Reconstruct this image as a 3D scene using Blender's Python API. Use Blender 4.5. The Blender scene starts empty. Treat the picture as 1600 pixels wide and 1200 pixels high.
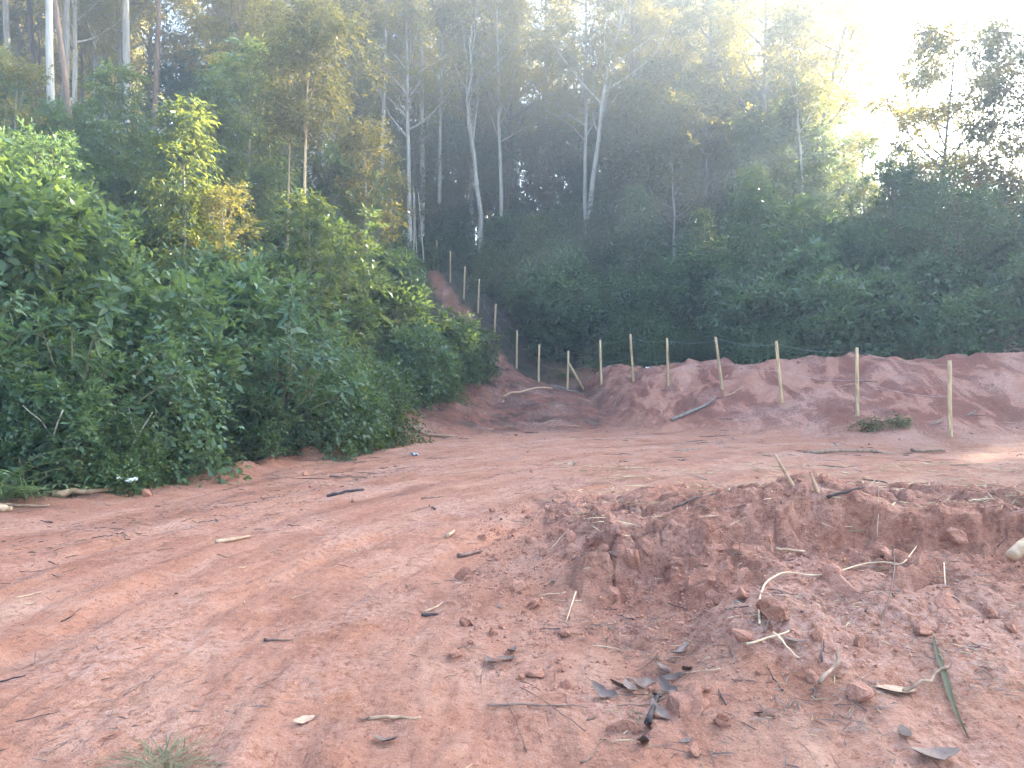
import bpy, math, random
import numpy as np

# ------------------------------------------------------------------ camera, sky, sun, exposure
scene = bpy.context.scene
COL = scene.collection
F = 1186.0                     # focal length in pixels of the 1600 px wide photograph
EYE = 1.6
cam_d = bpy.data.cameras.new('camera')
cam_d.sensor_width = 36.0
cam_d.lens = F / 1600.0 * 36.0
cam_d.clip_start = 0.05
cam_d.clip_end = 3000.0
cam = bpy.data.objects.new('camera', cam_d)
cam.location = (0, 0, EYE)
cam.rotation_euler = (math.radians(90), 0, 0)
COL.objects.link(cam)
scene.camera = cam

SUN_AZ = math.radians(56.0)    # clockwise from the view direction (+Y)
SUN_EL = math.radians(23.5)
world = bpy.data.worlds.new('World')
scene.world = world
world.use_nodes = True
wn = world.node_tree
bg = wn.nodes['Background']
sky = wn.nodes.new('ShaderNodeTexSky')
sky.sky_type = 'NISHITA'
sky.sun_disc = False
sky.sun_elevation = SUN_EL
sky.sun_rotation = SUN_AZ
sky.altitude = 600
sky.air_density = 1.0
sky.dust_density = 3.0
sky.ozone_density = 1.0
wn.links.new(sky.outputs[0], bg.inputs[0])
bg.inputs[1].default_value = 0.10

sun_d = bpy.data.lights.new('sun', 'SUN')
sun_d.energy = 5.0
sun_d.angle = math.radians(0.6)
sun_d.color = (1.0, 0.89, 0.71)
sun = bpy.data.objects.new('sun', sun_d)
sd = np.array([math.sin(SUN_AZ) * math.cos(SUN_EL), math.cos(SUN_AZ) * math.cos(SUN_EL), math.sin(SUN_EL)])
from mathutils import Vector, Matrix, Euler
sun.rotation_euler = Vector(sd).to_track_quat('Z', 'Y').to_euler()
sun.location = (30, 30, 40)
COL.objects.link(sun)

vs = scene.view_settings
vs.view_transform = 'Standard'
vs.look = 'None'
vs.gamma = 1.0
vs.use_curve_mapping = False
vs.exposure = 4.05
cy = scene.cycles
cy.use_denoising = True
try:
    cy.denoiser = 'OPENIMAGEDENOISE'
    cy.denoising_prefilter = 'ACCURATE'
except Exception:
    pass
cy.max_bounces = 4
cy.diffuse_bounces = 2
cy.glossy_bounces = 1
cy.transmission_bounces = 2
cy.volume_bounces = 0
cy.use_adaptive_sampling = True
cy.adaptive_threshold = 0.02
cy.sample_clamp_indirect = 6.0

rng = np.random.default_rng(7)
random.seed(7)

# ------------------------------------------------------------------ noise
def _h(ix, iy, s):
    a = (ix.astype(np.int64) * 374761393 + iy.astype(np.int64) * 668265263 + s * 1442695041) & 0xFFFFFFFF
    a = ((a ^ (a >> 13)) * 1274126177) & 0xFFFFFFFF
    a = ((a ^ (a >> 16)) * 2246822519) & 0xFFFFFFFF
    a = a ^ (a >> 15)
    return (a & 0xFFFFFF) / float(0x1000000)

def perlin(x, y, s=0):
    ix = np.floor(x); iy = np.floor(y)
    fx = x - ix; fy = y - iy
    u = fx * fx * fx * (fx * (fx * 6 - 15) + 10); v = fy * fy * fy * (fy * (fy * 6 - 15) + 10)
    def g(dx, dy):
        a = _h(ix + dx, iy + dy, s) * 6.28318
        return np.cos(a) * (fx - dx) + np.sin(a) * (fy - dy)
    return ((g(0, 0) * (1 - u) + g(1, 0) * u) * (1 - v) + (g(0, 1) * (1 - u) + g(1, 1) * u) * v) * 1.5

def fbm(x, y, o=4, s=0, gain=0.5):
    t = 0; a = 1.0
    for i in range(o):
        t = t + a * perlin(x, y, s + i * 17)
        x = x * 2.03 + 5.1; y = y * 2.03 - 3.7; a *= gain
    return t

def worley(x, y, s=0):
    ix = np.floor(x); iy = np.floor(y)
    f1 = np.full(x.shape, 9.0); f2 = np.full(x.shape, 9.0); idv = np.zeros(x.shape)
    for dx in (-1, 0, 1):
        for dy in (-1, 0, 1):
            cx = ix + dx; cyy = iy + dy
            px = cx + 0.1 + 0.8 * _h(cx, cyy, s); py = cyy + 0.1 + 0.8 * _h(cx, cyy, s + 91)
            d = np.hypot(px - x, py - y)
            m = d < f1
            f2 = np.where(m, f1, np.minimum(f2, d))
            idv = np.where(m, _h(cx, cyy, s + 7), idv)
            f1 = np.where(m, d, f1)
    return f1, f2, idv

def sstep(a, b, x):
    t = np.clip((x - a) / (b - a), 0, 1)
    return t * t * (3 - 2 * t)

def poly_sd(poly, x, y):
    """signed distance to a closed polygon, negative inside"""
    P = np.array(poly, float); n = len(P)
    d = np.full(x.shape, 1e9); inside = np.zeros(x.shape, bool)
    for i in range(n):
        a = P[i]; b = P[(i + 1) % n]
        e = b - a
        t = np.clip(((x - a[0]) * e[0] + (y - a[1]) * e[1]) / (e @ e), 0, 1)
        d = np.minimum(d, np.hypot(x - a[0] - t * e[0], y - a[1] - t * e[1]))
        c = ((a[1] <= y) != (b[1] <= y))
        with np.errstate(divide='ignore', invalid='ignore'):
            xi = a[0] + (y - a[1]) * e[0] / (e[1] if e[1] != 0 else 1e-9)
        inside ^= c & (x < xi)
    return np.where(inside, -d, d)

# ------------------------------------------------------------------ the lie of the land
CLEAR = [(-9.0, -60), (-8.2, 2), (-7.2, 8), (-6.4, 10.5), (-5.5, 12.6), (-4.9, 14.6), (-4.2, 18), (-3.5, 21), (-2.4, 24.5),
         (-0.7, 28.5), (0.6, 32.0), (2.4, 31.2), (4.3, 28.6), (6.0, 26.0), (8.2, 23.6), (11.2, 21.4), (14, 20), (20, 17.5),
         (32, 11), (48, -8), (48, -60)]
BERM = [(0.55, 9.4), (0.62, 7.8), (0.72, 6.6), (0.92, 5.8), (1.45, 5.55), (2.15, 5.8), (2.7, 5.6), (3.4, 5.5), (4.4, 5.4), (7, 5.2), (11, 5.0),
        (11, 8.2), (6, 8.6), (3, 8.8), (1.6, 9.6)]
POSTS = [(1485, 16.9), (1340, 18.9), (1222, 21.0), (1129, 22.9), (1044, 24.8), (990, 26.6), (940, 28.4), (886, 30.0),
         (842, 31.7), (807, 33.2), (772, 34.9), (747, 36.8), (724, 38.8), (704, 40.8), (686, 42.9), (668, 45.0)]
PPOS = [((px - 800) / F * Y, Y) for px, Y in POSTS]

def path_dist(x, y):
    P = np.array([(1.2, 31.6)] + PPOS[9:] + [(-6.5, 50)], float) + np.array([-0.7, -0.3])
    d = np.full(x.shape, 1e9)
    for i in range(len(P) - 1):
        a = P[i]; e = P[i + 1] - a
        t = np.clip(((x - a[0]) * e[0] + (y - a[1]) * e[1]) / (e @ e), 0, 1)
        d = np.minimum(d, np.hypot(x - a[0] - t * e[0], y - a[1] - t * e[1]))
    return d

def land(x, y, masks=False):
    x = np.asarray(x, float); y = np.asarray(y, float)
    s = poly_sd(CLEAR, x, y)
    s = s + 0.35 * fbm(x * 0.5, y * 0.5, 2, 3) * np.clip(1 - np.abs(s) / 6, 0, 1)
    din = np.clip(-s, 0, None); dout = np.clip(s, 0, None)
    right = sstep(0.22, 0.62, x / np.maximum(y, 6)) * sstep(2, 6, x)
    # the hillside
    slope = 0.63 - 0.33 * right
    cap = 19.0 - 10.0 * right
    start = 0.8 + 1.8 * sstep(3, 8, x)
    hh = slope * np.clip(dout - start, 0, None)
    hill = cap * (1 - np.exp(-hh / cap * 1.15)) 
    hill = hill * (0.9 + 0.12 * fbm(x * 0.09, y * 0.09, 3, 40)) + 0.25 * fbm(x * 0.4, y * 0.4, 3, 44) * sstep(0.5, 4, dout)
    # floor of the clearing
    base = 0.22 * sstep(4, 13, y) * sstep(-6, 2, x) + 0.05 * sstep(8, 20, y)
    farc = 1.35 * sstep(20.0, 31.0, y) * sstep(6, 1, x) * sstep(60, 45, y)
    gully = -0.35 * np.exp(-((x + 0.4 + 0.10 * (y - 26)) / 0.8) ** 2 - ((y - 26) / 3.2) ** 2)
    # cut bank on the right with the fence on it
    crest = 2.02 + 0.05 * sstep(6, 11, x) + 0.18 * fbm(x * 0.45, y * 0.45, 3, 61)
    W = 5.6
    t = np.clip(din / W, 0, 1)
    bankw = sstep(1.0, 4.0, x) * sstep(5.5, 9, y + 0.0 * x)
    bank = crest * (1 - t) ** 1.55 * bankw
    outer = crest * bankw * (1 - 0.30 * sstep(0.2, 1.6, dout)) * (s > 0)
    bank = np.where(s > 0, outer, bank)
    # small cut under the bushes on the left and spoil ridge along that edge
    left = sstep(1.5, -0.5, x) * sstep(6, 9, y)
    lcut = left * (0.10 + 0.55 * sstep(17, 22, y)) * np.exp(-(din / (0.5 + 0.9 * sstep(17, 22, y))) ** 2)
    ridge = left * sstep(11.5, 13, y) * sstep(22, 18, y) * 0.24 * np.exp(-((din - 0.55) / 0.38) ** 2) * (0.75 + 0.8 * fbm(x * 1.1, y * 1.1, 2, 70))
    z = base + np.maximum(farc, bank) + 0.25 * np.minimum(farc, bank) * 0 + gully + np.maximum(lcut, ridge) + hill
    # wheel tracks curving round the berm
    r = np.hypot(x - 8.0, y - 4.0); th = np.arctan2(y - 4.0, 8.0 - x)
    flat = sstep(0.3, 1.6, din) * (1 - bankw * sstep(0.75, 0.45, t)) * sstep(22, 18, y)
    rut = perlin(r * 1.7, th * 1.3, 80) * 0.035 + perlin(r * 5.0, th * 4.6, 81) * 0.012 + perlin(r * 13.0, th * 12, 82) * 0.006 + 0.018 * fbm(x * 1.6, y * 1.6, 4, 86, .6)
    for rc, wd, dp in ((9.15, 0.10, 0.05), (10.9, 0.16, 0.045), (12.6, 0.14, 0.035), (14.2, 0.12, 0.03)):
        rr = r - rc - 0.45 * perlin(th * 3, th * 0 + rc * 3.3, 83)
        dp = dp * sstep(-.35, .5, perlin(th * 2.2 + rc, r * .7, 87))
        rut = rut - dp * np.exp(-(rr / wd) ** 2) + 0.5 * dp * np.exp(-((np.abs(rr) - 1.9 * wd) / wd) ** 2)
    z = z + rut * flat
    # the near berm: SDF of its top, steep broken face, apron of rubble
    b = poly_sd(BERM, x, y)
    wig = 0.16 * fbm(x * 1.3, y * 1.3, 3, 90) + 0.05 * fbm(x * 5, y * 5, 2, 95)
    bo = b + wig
    fw = 0.80 + 0.25 * sstep(1.2, 0.2, x) + 0.25 * perlin(x * 0.8, y * 0.3, 96)
    tt = np.clip(bo / fw, 0, 1)
    prof = 1 - tt ** 0.85 * (2 - tt ** 0.85) * 1.0
    prof = np.clip(prof, 0, 1)
    top = 0.42 + 0.20 * sstep(0.9, 2.0, x) + 0.08 * perlin(x * 0.7 + 3, y * 0.3, 97) - (0.34 + 0.2 * sstep(.9, 2.0, x)) * sstep(6.2, 8.4, y)
    top = top + 0.16 * np.exp(-((x - 2.3) / 0.45) ** 2 - ((y - 6.1) / 0.4) ** 2)
    inb = sstep(1.3, 0.0, bo)
    berm = np.clip(top, 0.0, 9) * prof
    apron = (0.36 * sstep(3.1, 0.6, b) * sstep(0.55, 1.8, x + 0.15 * perlin(y * 1.2, x * 1.2, 98)) * sstep(10, 8, y))
    z = z + np.maximum(berm, apron)
    rub = np.clip(sstep(2.2, 0.1, b) * sstep(0.2, 0.9, x + 0.3 * (y > 4) * sstep(4, 8, y)) * sstep(10.5, 8.5, y), 0, 1)
    # recess at the foot of the face
    lx = (x - 2.45); 
    fy = 4.72 + 0.10 * lx + 0.06 * np.sin(x * 5)
    z = z - 0.13 * np.exp(-((y - fy) / 0.085) ** 2) * np.exp(-(lx / 0.55) ** 2) 
    z = z + 0.06 * np.exp(-((y - fy + 0.26) / 0.14) ** 2) * np.exp(-(lx / 0.9) ** 2)
    near = sstep(16, 7, np.hypot(x, y))
    # rubble and clods
    sel = rub > 0.01
    det = np.zeros_like(z)
    crack = np.zeros_like(z)
    if sel.any():
        xs = x[sel]; ys = y[sel]
        wx = xs + 0.05 * perlin(xs * 6, ys * 6, 120); wy = ys + 0.05 * perlin(xs * 6 + 9, ys * 6, 121)
        f1, f2, i1 = worley(wx * 2.6, wy * 2.6, 100)
        g1, g2, i2 = worley(wx * 7.0, wy * 7.0, 101)
        h1, h2, i3 = worley(wx * 17.0, wy * 17.0, 102)
        clump = sstep(-0.25, 0.45, fbm(xs * 1.1, ys * 1.1, 2, 105))
        dd = 0.12 * (i1 - 0.40) * sstep(0.0, 0.16, f2 - f1) + clump * (0.060 * np.clip(1 - g1 * 1.5, 0, 1) * (i2 > 0.35) + 0.026 * np.clip(1 - h1 * 1.6, 0, 1) * (i3 > 0.4))
        dd = dd + 0.030 * fbm(xs * 3.1, ys * 3.1, 4, 110, 0.55)
        ck = sstep(0.055, 0.0, f2 - f1) * sstep(-0.15, 0.25, perlin(xs * 0.9, ys * 0.9, 112)) 
        det[sel] = dd * rub[sel]
        crack[sel] = ck * rub[sel]
    z = z + det - 0.045 * crack
    # general roughness
    rough = 0.012 + 0.05 * bankw * sstep(0.1, 0.7, 1 - t) + 0.05 * sstep(0.0, 1.0, dout) + 0.05 * left * np.exp(-(din / 1.2) ** 2) + 0.05 * sstep(19, 23, y) * sstep(6, 2, x)
    z = z + rough * fbm(x * 1.9, y * 1.9, 4, 130) + (0.010 + 0.012 * rub) * fbm(x * 8.0, y * 8.0, 4, 140, 0.6) * near
    # smeared bucket marks running down the bank
    al = 0.8 * x - 0.6 * y
    bm_ = bankw * sstep(0.02, 0.25, 1 - t) * (s < 0.5)
    z = z + bm_ * (0.07 * perlin(al * 1.9, din * 0.5, 160) + 0.045 * np.abs(perlin(al * 4.3, din * 0.9, 161)) + 0.018 * fbm(x * 5, y * 5, 3, 162))
    if masks:
        pd = path_dist(x, y)
        fore = sstep(-0.1, 0.5, s + 0.35 * fbm(x * 1.4, y * 1.4, 3, 150)) * sstep(0.25, 0.7, pd + 0.25 * perlin(x * 2, y * 2, 151))
        redcut = sstep(2.6, 1.2, np.hypot((x - 16.5) / 1.6, (y - 25.5)) ) 
        fore = fore * (1 - redcut)
        strip = bankw * sstep(2.4, 1.8, dout) * (s > 0)
        fore = np.clip(fore - strip, 0, 1)
        slump = np.clip(bankw * (1 - t) * (s < 0.6), 0, 1)
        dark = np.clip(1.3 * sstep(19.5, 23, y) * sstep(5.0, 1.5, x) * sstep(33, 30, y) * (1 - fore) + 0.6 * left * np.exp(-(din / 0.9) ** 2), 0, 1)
        return z, fore, rub, slump, dark, r, th, crack
    return z

_HC = {}
def H(x, y):
    k = (round(float(x), 4), round(float(y), 4))
    if k not in _HC: _HC[k] = _H(x, y)
    return _HC[k]

def _H(x, y):
    return float(land(np.array([float(x)]), np.array([float(y)]))[0])

def hit(px, py, y0=1.8, y1=50.0):
    """where the sight line through a photograph pixel meets the ground"""
    n = 700
    Y = np.geomspace(y0, y1, n)
    X = (px - 800) / F * Y; Z = EYE - (py - 600) / F * Y
    g = land(X, Y)
    k = np.argmax(g > Z)
    if g[k] <= Z[k]: k = n - 1
    k = max(k, 1)
    a = (Z[k-1] - g[k-1]) / max(1e-6, (Z[k-1] - g[k-1]) + (g[k] - Z[k]))
    yy = Y[k-1] + a * (Y[k] - Y[k-1])
    xx = (px - 800) / F * yy
    return xx, yy, H(xx, yy)

# ------------------------------------------------------------------ materials
def new_mat(name):
    m = bpy.data.materials.new(name); m.use_nodes = True
    nt = m.node_tree
    for n in list(nt.nodes): nt.nodes.remove(n)
    out = nt.nodes.new('ShaderNodeOutputMaterial')
    return m, nt, out

class NT:
    def __init__(s, nt): s.nt = nt
    def n(s, t, **kw):
        x = s.nt.nodes.new(t)
        for k, v in kw.items(): setattr(x, k, v)
        return x
    def l(s, a, b): s.nt.links.new(a, b)
    def noise(s, vec, scale, detail=4, rough=0.55, dist=0.0):
        x = s.n('ShaderNodeTexNoise'); x.inputs['Scale'].default_value = scale; x.inputs['Detail'].default_value = detail
        x.inputs['Roughness'].default_value = rough; x.inputs['Distortion'].default_value = dist
        if vec is not None: s.l(vec, x.inputs['Vector'])
        return x.outputs['Fac']
    def ramp(s, fac, stops):
        x = s.n('ShaderNodeValToRGB')
        e = x.color_ramp.elements
        while len(e) > 1: e.remove(e[0])
        e[0].position = stops[0][0]; e[0].color = stops[0][1]
        for p, c in stops[1:]:
            k = e.new(p); k.color = c
        s.l(fac, x.inputs[0]); return x.outputs['Color']
    def mix(s, fac, a, b, mode='MIX'):
        x = s.n('ShaderNodeMix', data_type='RGBA', blend_type=mode)
        for i, v in ((0, fac), (6, a), (7, b)):
            if hasattr(v, 'is_linked'): s.l(v, x.inputs[i])
            else: x.inputs[i].default_value = v
        return x.outputs[2]
    def math(s, op, a, b=None, c=None):
        x = s.n('ShaderNodeMath', operation=op)
        for i, v in enumerate((a, b, c)):
            if v is None: continue
            if hasattr(v, 'is_linked'): s.l(v, x.inputs[i])
            else: x.inputs[i].default_value = v
        return x.outputs[0]
    def maprange(s, v, a, b, c=0.0, d=1.0):
        x = s.n('ShaderNodeMapRange'); s.l(v, x.inputs[0])
        for i, q in enumerate((a, b, c, d)): x.inputs[i + 1].default_value = q
        return x.outputs[0]
    def attr(s, name):
        return s.n('ShaderNodeAttribute', attribute_name=name)
    def vmul(s, v, xyz):
        x = s.n('ShaderNodeVectorMath', operation='MULTIPLY'); s.l(v, x.inputs[0]); x.inputs[1].default_value = xyz
        return x.outputs[0]

def C(r, g, b): return (r, g, b, 1.0)

def ground_material():
    m, nt, out = new_mat('red_earth'); q = NT(nt)
    pos = q.n('ShaderNodeNewGeometry').outputs['Position']
    mk = q.attr('mask'); sep = q.n('ShaderNodeSeparateColor'); q.l(mk.outputs['Color'], sep.inputs[0])
    fore, rub, slump = sep.outputs[0], sep.outputs[1], sep.outputs[2]
    dk = q.attr('dark').outputs['Fac']
    crk = q.attr('crack').outputs['Fac']
    trk = q.attr('track').outputs['Vector']
    # smear along the wheel tracks
    s1 = q.noise(q.vmul(trk, (1.6, 1.2, 1.0)), 1.0, 6, 0.62, 0.6)
    s2 = q.noise(q.vmul(trk, (7.0, 2.6, 1.0)), 1.0, 5, 0.62, 0.4)
    big = q.noise(pos, 0.55, 5, 0.6, 0.5)
    mid = q.noise(pos, 3.2, 6, 0.62, 0.3)
    fine = q.noise(pos, 22.0, 6, 0.7)
    grit = q.noise(pos, 85.0, 4, 0.7)
    v = q.math('ADD', q.math('MULTIPLY', s1, 0.27), q.math('MULTIPLY', s2, 0.28))
    v = q.math('ADD', v, q.math('MULTIPLY', mid, 0.45))
    col = q.ramp(v, [(0.28, C(0.195, 0.071, 0.041)), (0.43, C(0.322, 0.131, 0.077)), (0.56, C(0.390, 0.180, 0.114)), (0.72, C(0.475, 0.269, 0.186))])
    col = q.mix(q.maprange(q.noise(pos, 0.8, 5, 0.6, 1.0), 0.54, 0.80), col, C(0.356, 0.135, 0.064))        # orange subsoil
    col = q.mix(q.maprange(s1, 0.47, 0.33, 0.0, 0.55), col, C(0.170, 0.059, 0.034))       # damp bark-stained bands
    col = q.mix(q.maprange(s1, 0.54, 0.70, 0.0, 0.5), col, C(0.475, 0.282, 0.198))         # dry dust
    # pinkish damp rubble of the berm
    rcol = q.ramp(q.math('ADD', q.math('MULTIPLY', mid, 0.55), q.math('MULTIPLY', fine, 0.45)),
                  [(0.34, C(0.170, 0.059, 0.034)), (0.47, C(0.297, 0.116, 0.070)), (0.58, C(0.382, 0.168, 0.106)), (0.70, C(0.475, 0.250, 0.167))])
    rcol = q.mix(q.maprange(q.noise(pos, 2.3, 5, 0.6, 0.8), 0.56, 0.74), rcol, C(0.339, 0.114, 0.061))
    col = q.mix(rub, col, rcol)
    # scraped bank: pale smeared patches with sharp broken edges over dark red
    mp = q.n('ShaderNodeMapping'); q.l(pos, mp.inputs[0]); mp.inputs['Rotation'].default_value = (0, 0, math.radians(37)); mp.inputs['Scale'].default_value = (1.5, 0.55, 0.7)
    bv = q.noise(mp.outputs[0], 1.0, 7, 0.62, 0.9)
    bcol = q.ramp(bv, [(0.36, C(0.157, 0.048, 0.030)), (0.50, C(0.216, 0.070, 0.046)), (0.53, C(0.365, 0.156, 0.102)), (0.66, C(0.441, 0.213, 0.148))])
    bcol = q.mix(q.maprange(mid, 0.42, 0.75, 0.0, 0.5), bcol, C(0.237, 0.081, 0.048))
    col = q.mix(q.maprange(slump, 0.04, 0.35), col, bcol)
    # dark wet earth in the gully, the same dark tone along the thicket edge
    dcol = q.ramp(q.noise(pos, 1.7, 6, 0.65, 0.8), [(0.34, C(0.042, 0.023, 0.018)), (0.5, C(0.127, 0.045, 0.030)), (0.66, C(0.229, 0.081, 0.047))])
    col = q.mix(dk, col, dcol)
    # whitish mineral bloom on the track
    bloom = q.math('MULTIPLY', q.maprange(q.noise(pos, 0.75, 4, 0.6, 0.4), 0.47, 0.66), q.maprange(fine, 0.42, 0.66))
    col = q.mix(q.math('MULTIPLY', bloom, 0.8), col, C(0.492, 0.318, 0.258))
    # dark bark specks, pale grains, and shade of small pits painted into the colour
    spk = q.noise(q.vmul(trk, (26.0, 7.0, 1.0)), 1.0, 5, 0.7, 0.5)
    g2 = q.noise(pos, 240.0, 3, 0.7)
    col = q.mix(q.maprange(fine, 0.56, 0.72, 0.0, 0.60), col, C(0.509, 0.278, 0.190))
    col = q.mix(q.maprange(fine, 0.46, 0.33, 0.0, 0.70), col, C(0.144, 0.048, 0.029))
    col = q.mix(q.maprange(spk, 0.40, 0.30, 0.0, 0.75), col, C(0.127, 0.045, 0.029))
    col = q.mix(q.maprange(grit, 0.44, 0.32, 0.0, 0.70), col, C(0.110, 0.037, 0.024))
    col = q.mix(q.maprange(grit, 0.60, 0.70, 0.0, 0.70), col, C(0.526, 0.311, 0.220))
    col = q.mix(q.maprange(g2, 0.62, 0.74, 0.0, 0.5), col, C(0.560, 0.376, 0.289))
    col = q.mix(q.math('MULTIPLY', crk, 0.8), col, C(0.076, 0.026, 0.020))
    # forest floor
    fcol = q.ramp(mid, [(0.35, C(0.022, 0.018, 0.012)), (0.5, C(0.050, 0.036, 0.022)), (0.65, C(0.085, 0.058, 0.032))])
    fcol = q.mix(q.maprange(big, 0.5, 0.62), fcol, C(0.030, 0.045, 0.014))
    col = q.mix(fore, col, fcol)
    b = q.n('ShaderNodeBsdfPrincipled')
    q.l(col, b.inputs['Base Color'])
    b.inputs['Roughness'].default_value = 0.82
    b.inputs['Specular IOR Level'].default_value = 0.32
    hgt = q.math('ADD', q.math('MULTIPLY', mid, 0.45), q.math('MULTIPLY', fine, 0.38))
    hgt = q.math('ADD', hgt, q.math('MULTIPLY', grit, 0.16))
    hgt = q.math('ADD', hgt, q.math('MULTIPLY', s2, 0.35))
    bp = q.n('ShaderNodeBump'); bp.inputs['Strength'].default_value = 1.0; bp.inputs['Distance'].default_value = 0.10
    q.l(hgt, bp.inputs['Height']); q.l(bp.outputs[0], b.inputs['Normal'])
    q.l(b.outputs[0], out.inputs[0])
    return m

def simple_mat(name, c1, c2, scale=6.0, rough=0.8, stretch=(1, 1, 1), bump=0.3, dist=0.02, rnd=0.25, spec=0.3):
    m, nt, out = new_mat(name); q = NT(nt)
    tc = q.n('ShaderNodeTexCoord').outputs['Object']
    oi = q.n('ShaderNodeObjectInfo')
    v = q.n('ShaderNodeVectorMath', operation='ADD')
    q.l(q.vmul(tc, stretch), v.inputs[0]); q.l(oi.outputs['Location'], v.inputs[1])
    n = q.noise(v.outputs[0], scale, 6, 0.65, 0.4)
    col = q.ramp(n, [(0.32, c1), (0.66, c2)])
    hs = q.n('ShaderNodeHueSaturation'); q.l(col, hs.inputs['Color'])
    q.l(q.maprange(oi.outputs['Random'], 0, 1, 1 - rnd, 1 + rnd), hs.inputs['Value'])
    b = q.n('ShaderNodeBsdfPrincipled'); q.l(hs.outputs[0], b.inputs['Base Color'])
    b.inputs['Roughness'].default_value = rough
    b.inputs['Specular IOR Level'].default_value = spec
    bp = q.n('ShaderNodeBump'); bp.inputs['Strength'].default_value = bump; bp.inputs['Distance'].default_value = dist
    q.l(n, bp.inputs['Height']); q.l(bp.outputs[0], b.inputs['Normal'])
    q.l(b.outputs[0], out.inputs[0])
    return m

def leaf_mat(name, dark, light, trans, tamt=0.42, rough=0.42, dead=None, gloss=0.45):
    m, nt, out = new_mat(name); q = NT(nt)
    t = q.attr('tint').outputs['Fac']
    oi = q.n('ShaderNodeObjectInfo')
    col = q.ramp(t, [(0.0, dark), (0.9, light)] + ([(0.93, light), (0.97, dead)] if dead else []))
    hs = q.n('ShaderNodeHueSaturation'); q.l(col, hs.inputs['Color'])
    q.l(q.maprange(oi.outputs['Random'], 0, 1, 0.62, 1.32), hs.inputs['Value'])
    wn2 = q.n('ShaderNodeTexWhiteNoise', noise_dimensions='1D'); q.l(q.math('MULTIPLY', oi.outputs['Random'], 37.0), wn2.inputs['W'])
    q.l(q.maprange(wn2.outputs['Value'], 0, 1, 0.475, 0.53), hs.inputs['Hue'])
    q.l(q.maprange(wn2.outputs['Value'], 0, 1, 1.1, 0.78), hs.inputs['Saturation'])
    b = q.n('ShaderNodeBsdfPrincipled'); q.l(hs.outputs[0], b.inputs['Base Color'])
    b.inputs['Roughness'].default_value = rough; b.inputs['Specular IOR Level'].default_value = gloss
    tr = q.n('ShaderNodeBsdfTranslucent')
    tc = q.mix(0.5, hs.outputs[0], trans)
    q.l(tc, tr.inputs[0])
    mx = q.n('ShaderNodeMixShader'); mx.inputs[0].default_value = tamt
    q.l(b.outputs[0], mx.inputs[1]); q.l(tr.outputs[0], mx.inputs[2]); q.l(mx.outputs[0], out.inputs[0])
    return m

M = {}
M['ground'] = ground_material()
M['bark_pale'] = simple_mat('bark_pale', C(0.22, 0.19, 0.155), C(0.46, 0.42, 0.36), 2.5, 0.85, (4, 4, 0.5), 0.3, 0.02, 0.15)
M['bark_brown'] = simple_mat('bark_brown', C(0.10, 0.065, 0.045), C(0.30, 0.20, 0.14), 3.0, 0.9, (4, 4, 0.6), 0.5, 0.03)
M['bark_grey'] = simple_mat('bark_grey', C(0.11, 0.10, 0.085), C(0.30, 0.27, 0.23), 3.0, 0.9, (4, 4, 0.7), 0.5, 0.03)
M['stem'] = simple_mat('green_stem', C(0.07, 0.075, 0.03), C(0.19, 0.17, 0.09), 6.0, 0.8, (3, 3, 0.7))
M['post'] = simple_mat('post_wood', C(0.26, 0.165, 0.085), C(0.60, 0.43, 0.24), 5.0, 0.75, (5, 5, 0.6), 0.3, 0.01, 0.18)
M['wire'] = simple_mat('wire', C(0.30, 0.30, 0.30), C(0.5, 0.5, 0.5), 5.0, 0.45, rnd=0.05)
M['euc'] = leaf_mat('eucalypt_leaf', C(0.040, 0.070, 0.032), C(0.115, 0.145, 0.055), C(0.80, 0.58, 0.03), 0.58, 0.4, C(0.28, 0.13, 0.03))
M['cone'] = leaf_mat('young_leaf', C(0.036, 0.080, 0.040), C(0.100, 0.165, 0.080), C(0.42, 0.44, 0.04), 0.45)
M['broad'] = leaf_mat('broad_leaf', C(0.034, 0.078, 0.040), C(0.105, 0.170, 0.085), C(0.27, 0.36, 0.04), 0.40)
M['olive'] = leaf_mat('olive_leaf', C(0.036, 0.058, 0.028), C(0.100, 0.120, 0.056), C(0.52, 0.40, 0.04), 0.48, 0.5, C(0.22, 0.12, 0.04))
M['rosette'] = leaf_mat('rosette_leaf', C(0.034, 0.080, 0.030), C(0.105, 0.190, 0.080), C(0.25, 0.38, 0.06), 0.32, 0.5)
M['vine'] = leaf_mat('vine_leaf', C(0.028, 0.064, 0.024), C(0.085, 0.145, 0.056), C(0.28, 0.36, 0.04), 0.40)
M['grass'] = leaf_mat('grass_blade', C(0.060, 0.095, 0.025), C(0.170, 0.210, 0.070), C(0.35, 0.38, 0.06), 0.35)
M['dullgrass'] = leaf_mat('dull_grass', C(0.060, 0.060, 0.025), C(0.140, 0.120, 0.055), C(0.2, 0.16, 0.05), 0.2, 0.7)
M['straw'] = leaf_mat('straw', C(0.24, 0.13, 0.065), C(0.60, 0.42, 0.22), C(0.5, 0.35, 0.15), 0.15, 0.7)
M['deadleaf'] = simple_mat('dead_leaf', C(0.055, 0.036, 0.032), C(0.17, 0.110, 0.088), 18.0, 0.6, bump=0.4, dist=0.004)
M['tanleaf'] = simple_mat('tan_leaf', C(0.20, 0.12, 0.08), C(0.42, 0.27, 0.18), 22.0, 0.65, bump=0.4, dist=0.004)
M['twig'] = simple_mat('twig_bark', C(0.075, 0.045, 0.038), C(0.24, 0.15, 0.11), 14.0, 0.85, bump=0.5, dist=0.006, rnd=0.35)
M['palewood'] = simple_mat('pale_wood', C(0.24, 0.14, 0.085), C(0.52, 0.36, 0.23), 12.0, 0.75, (1, 1, 1), 0.5, 0.008, 0.2)
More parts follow.
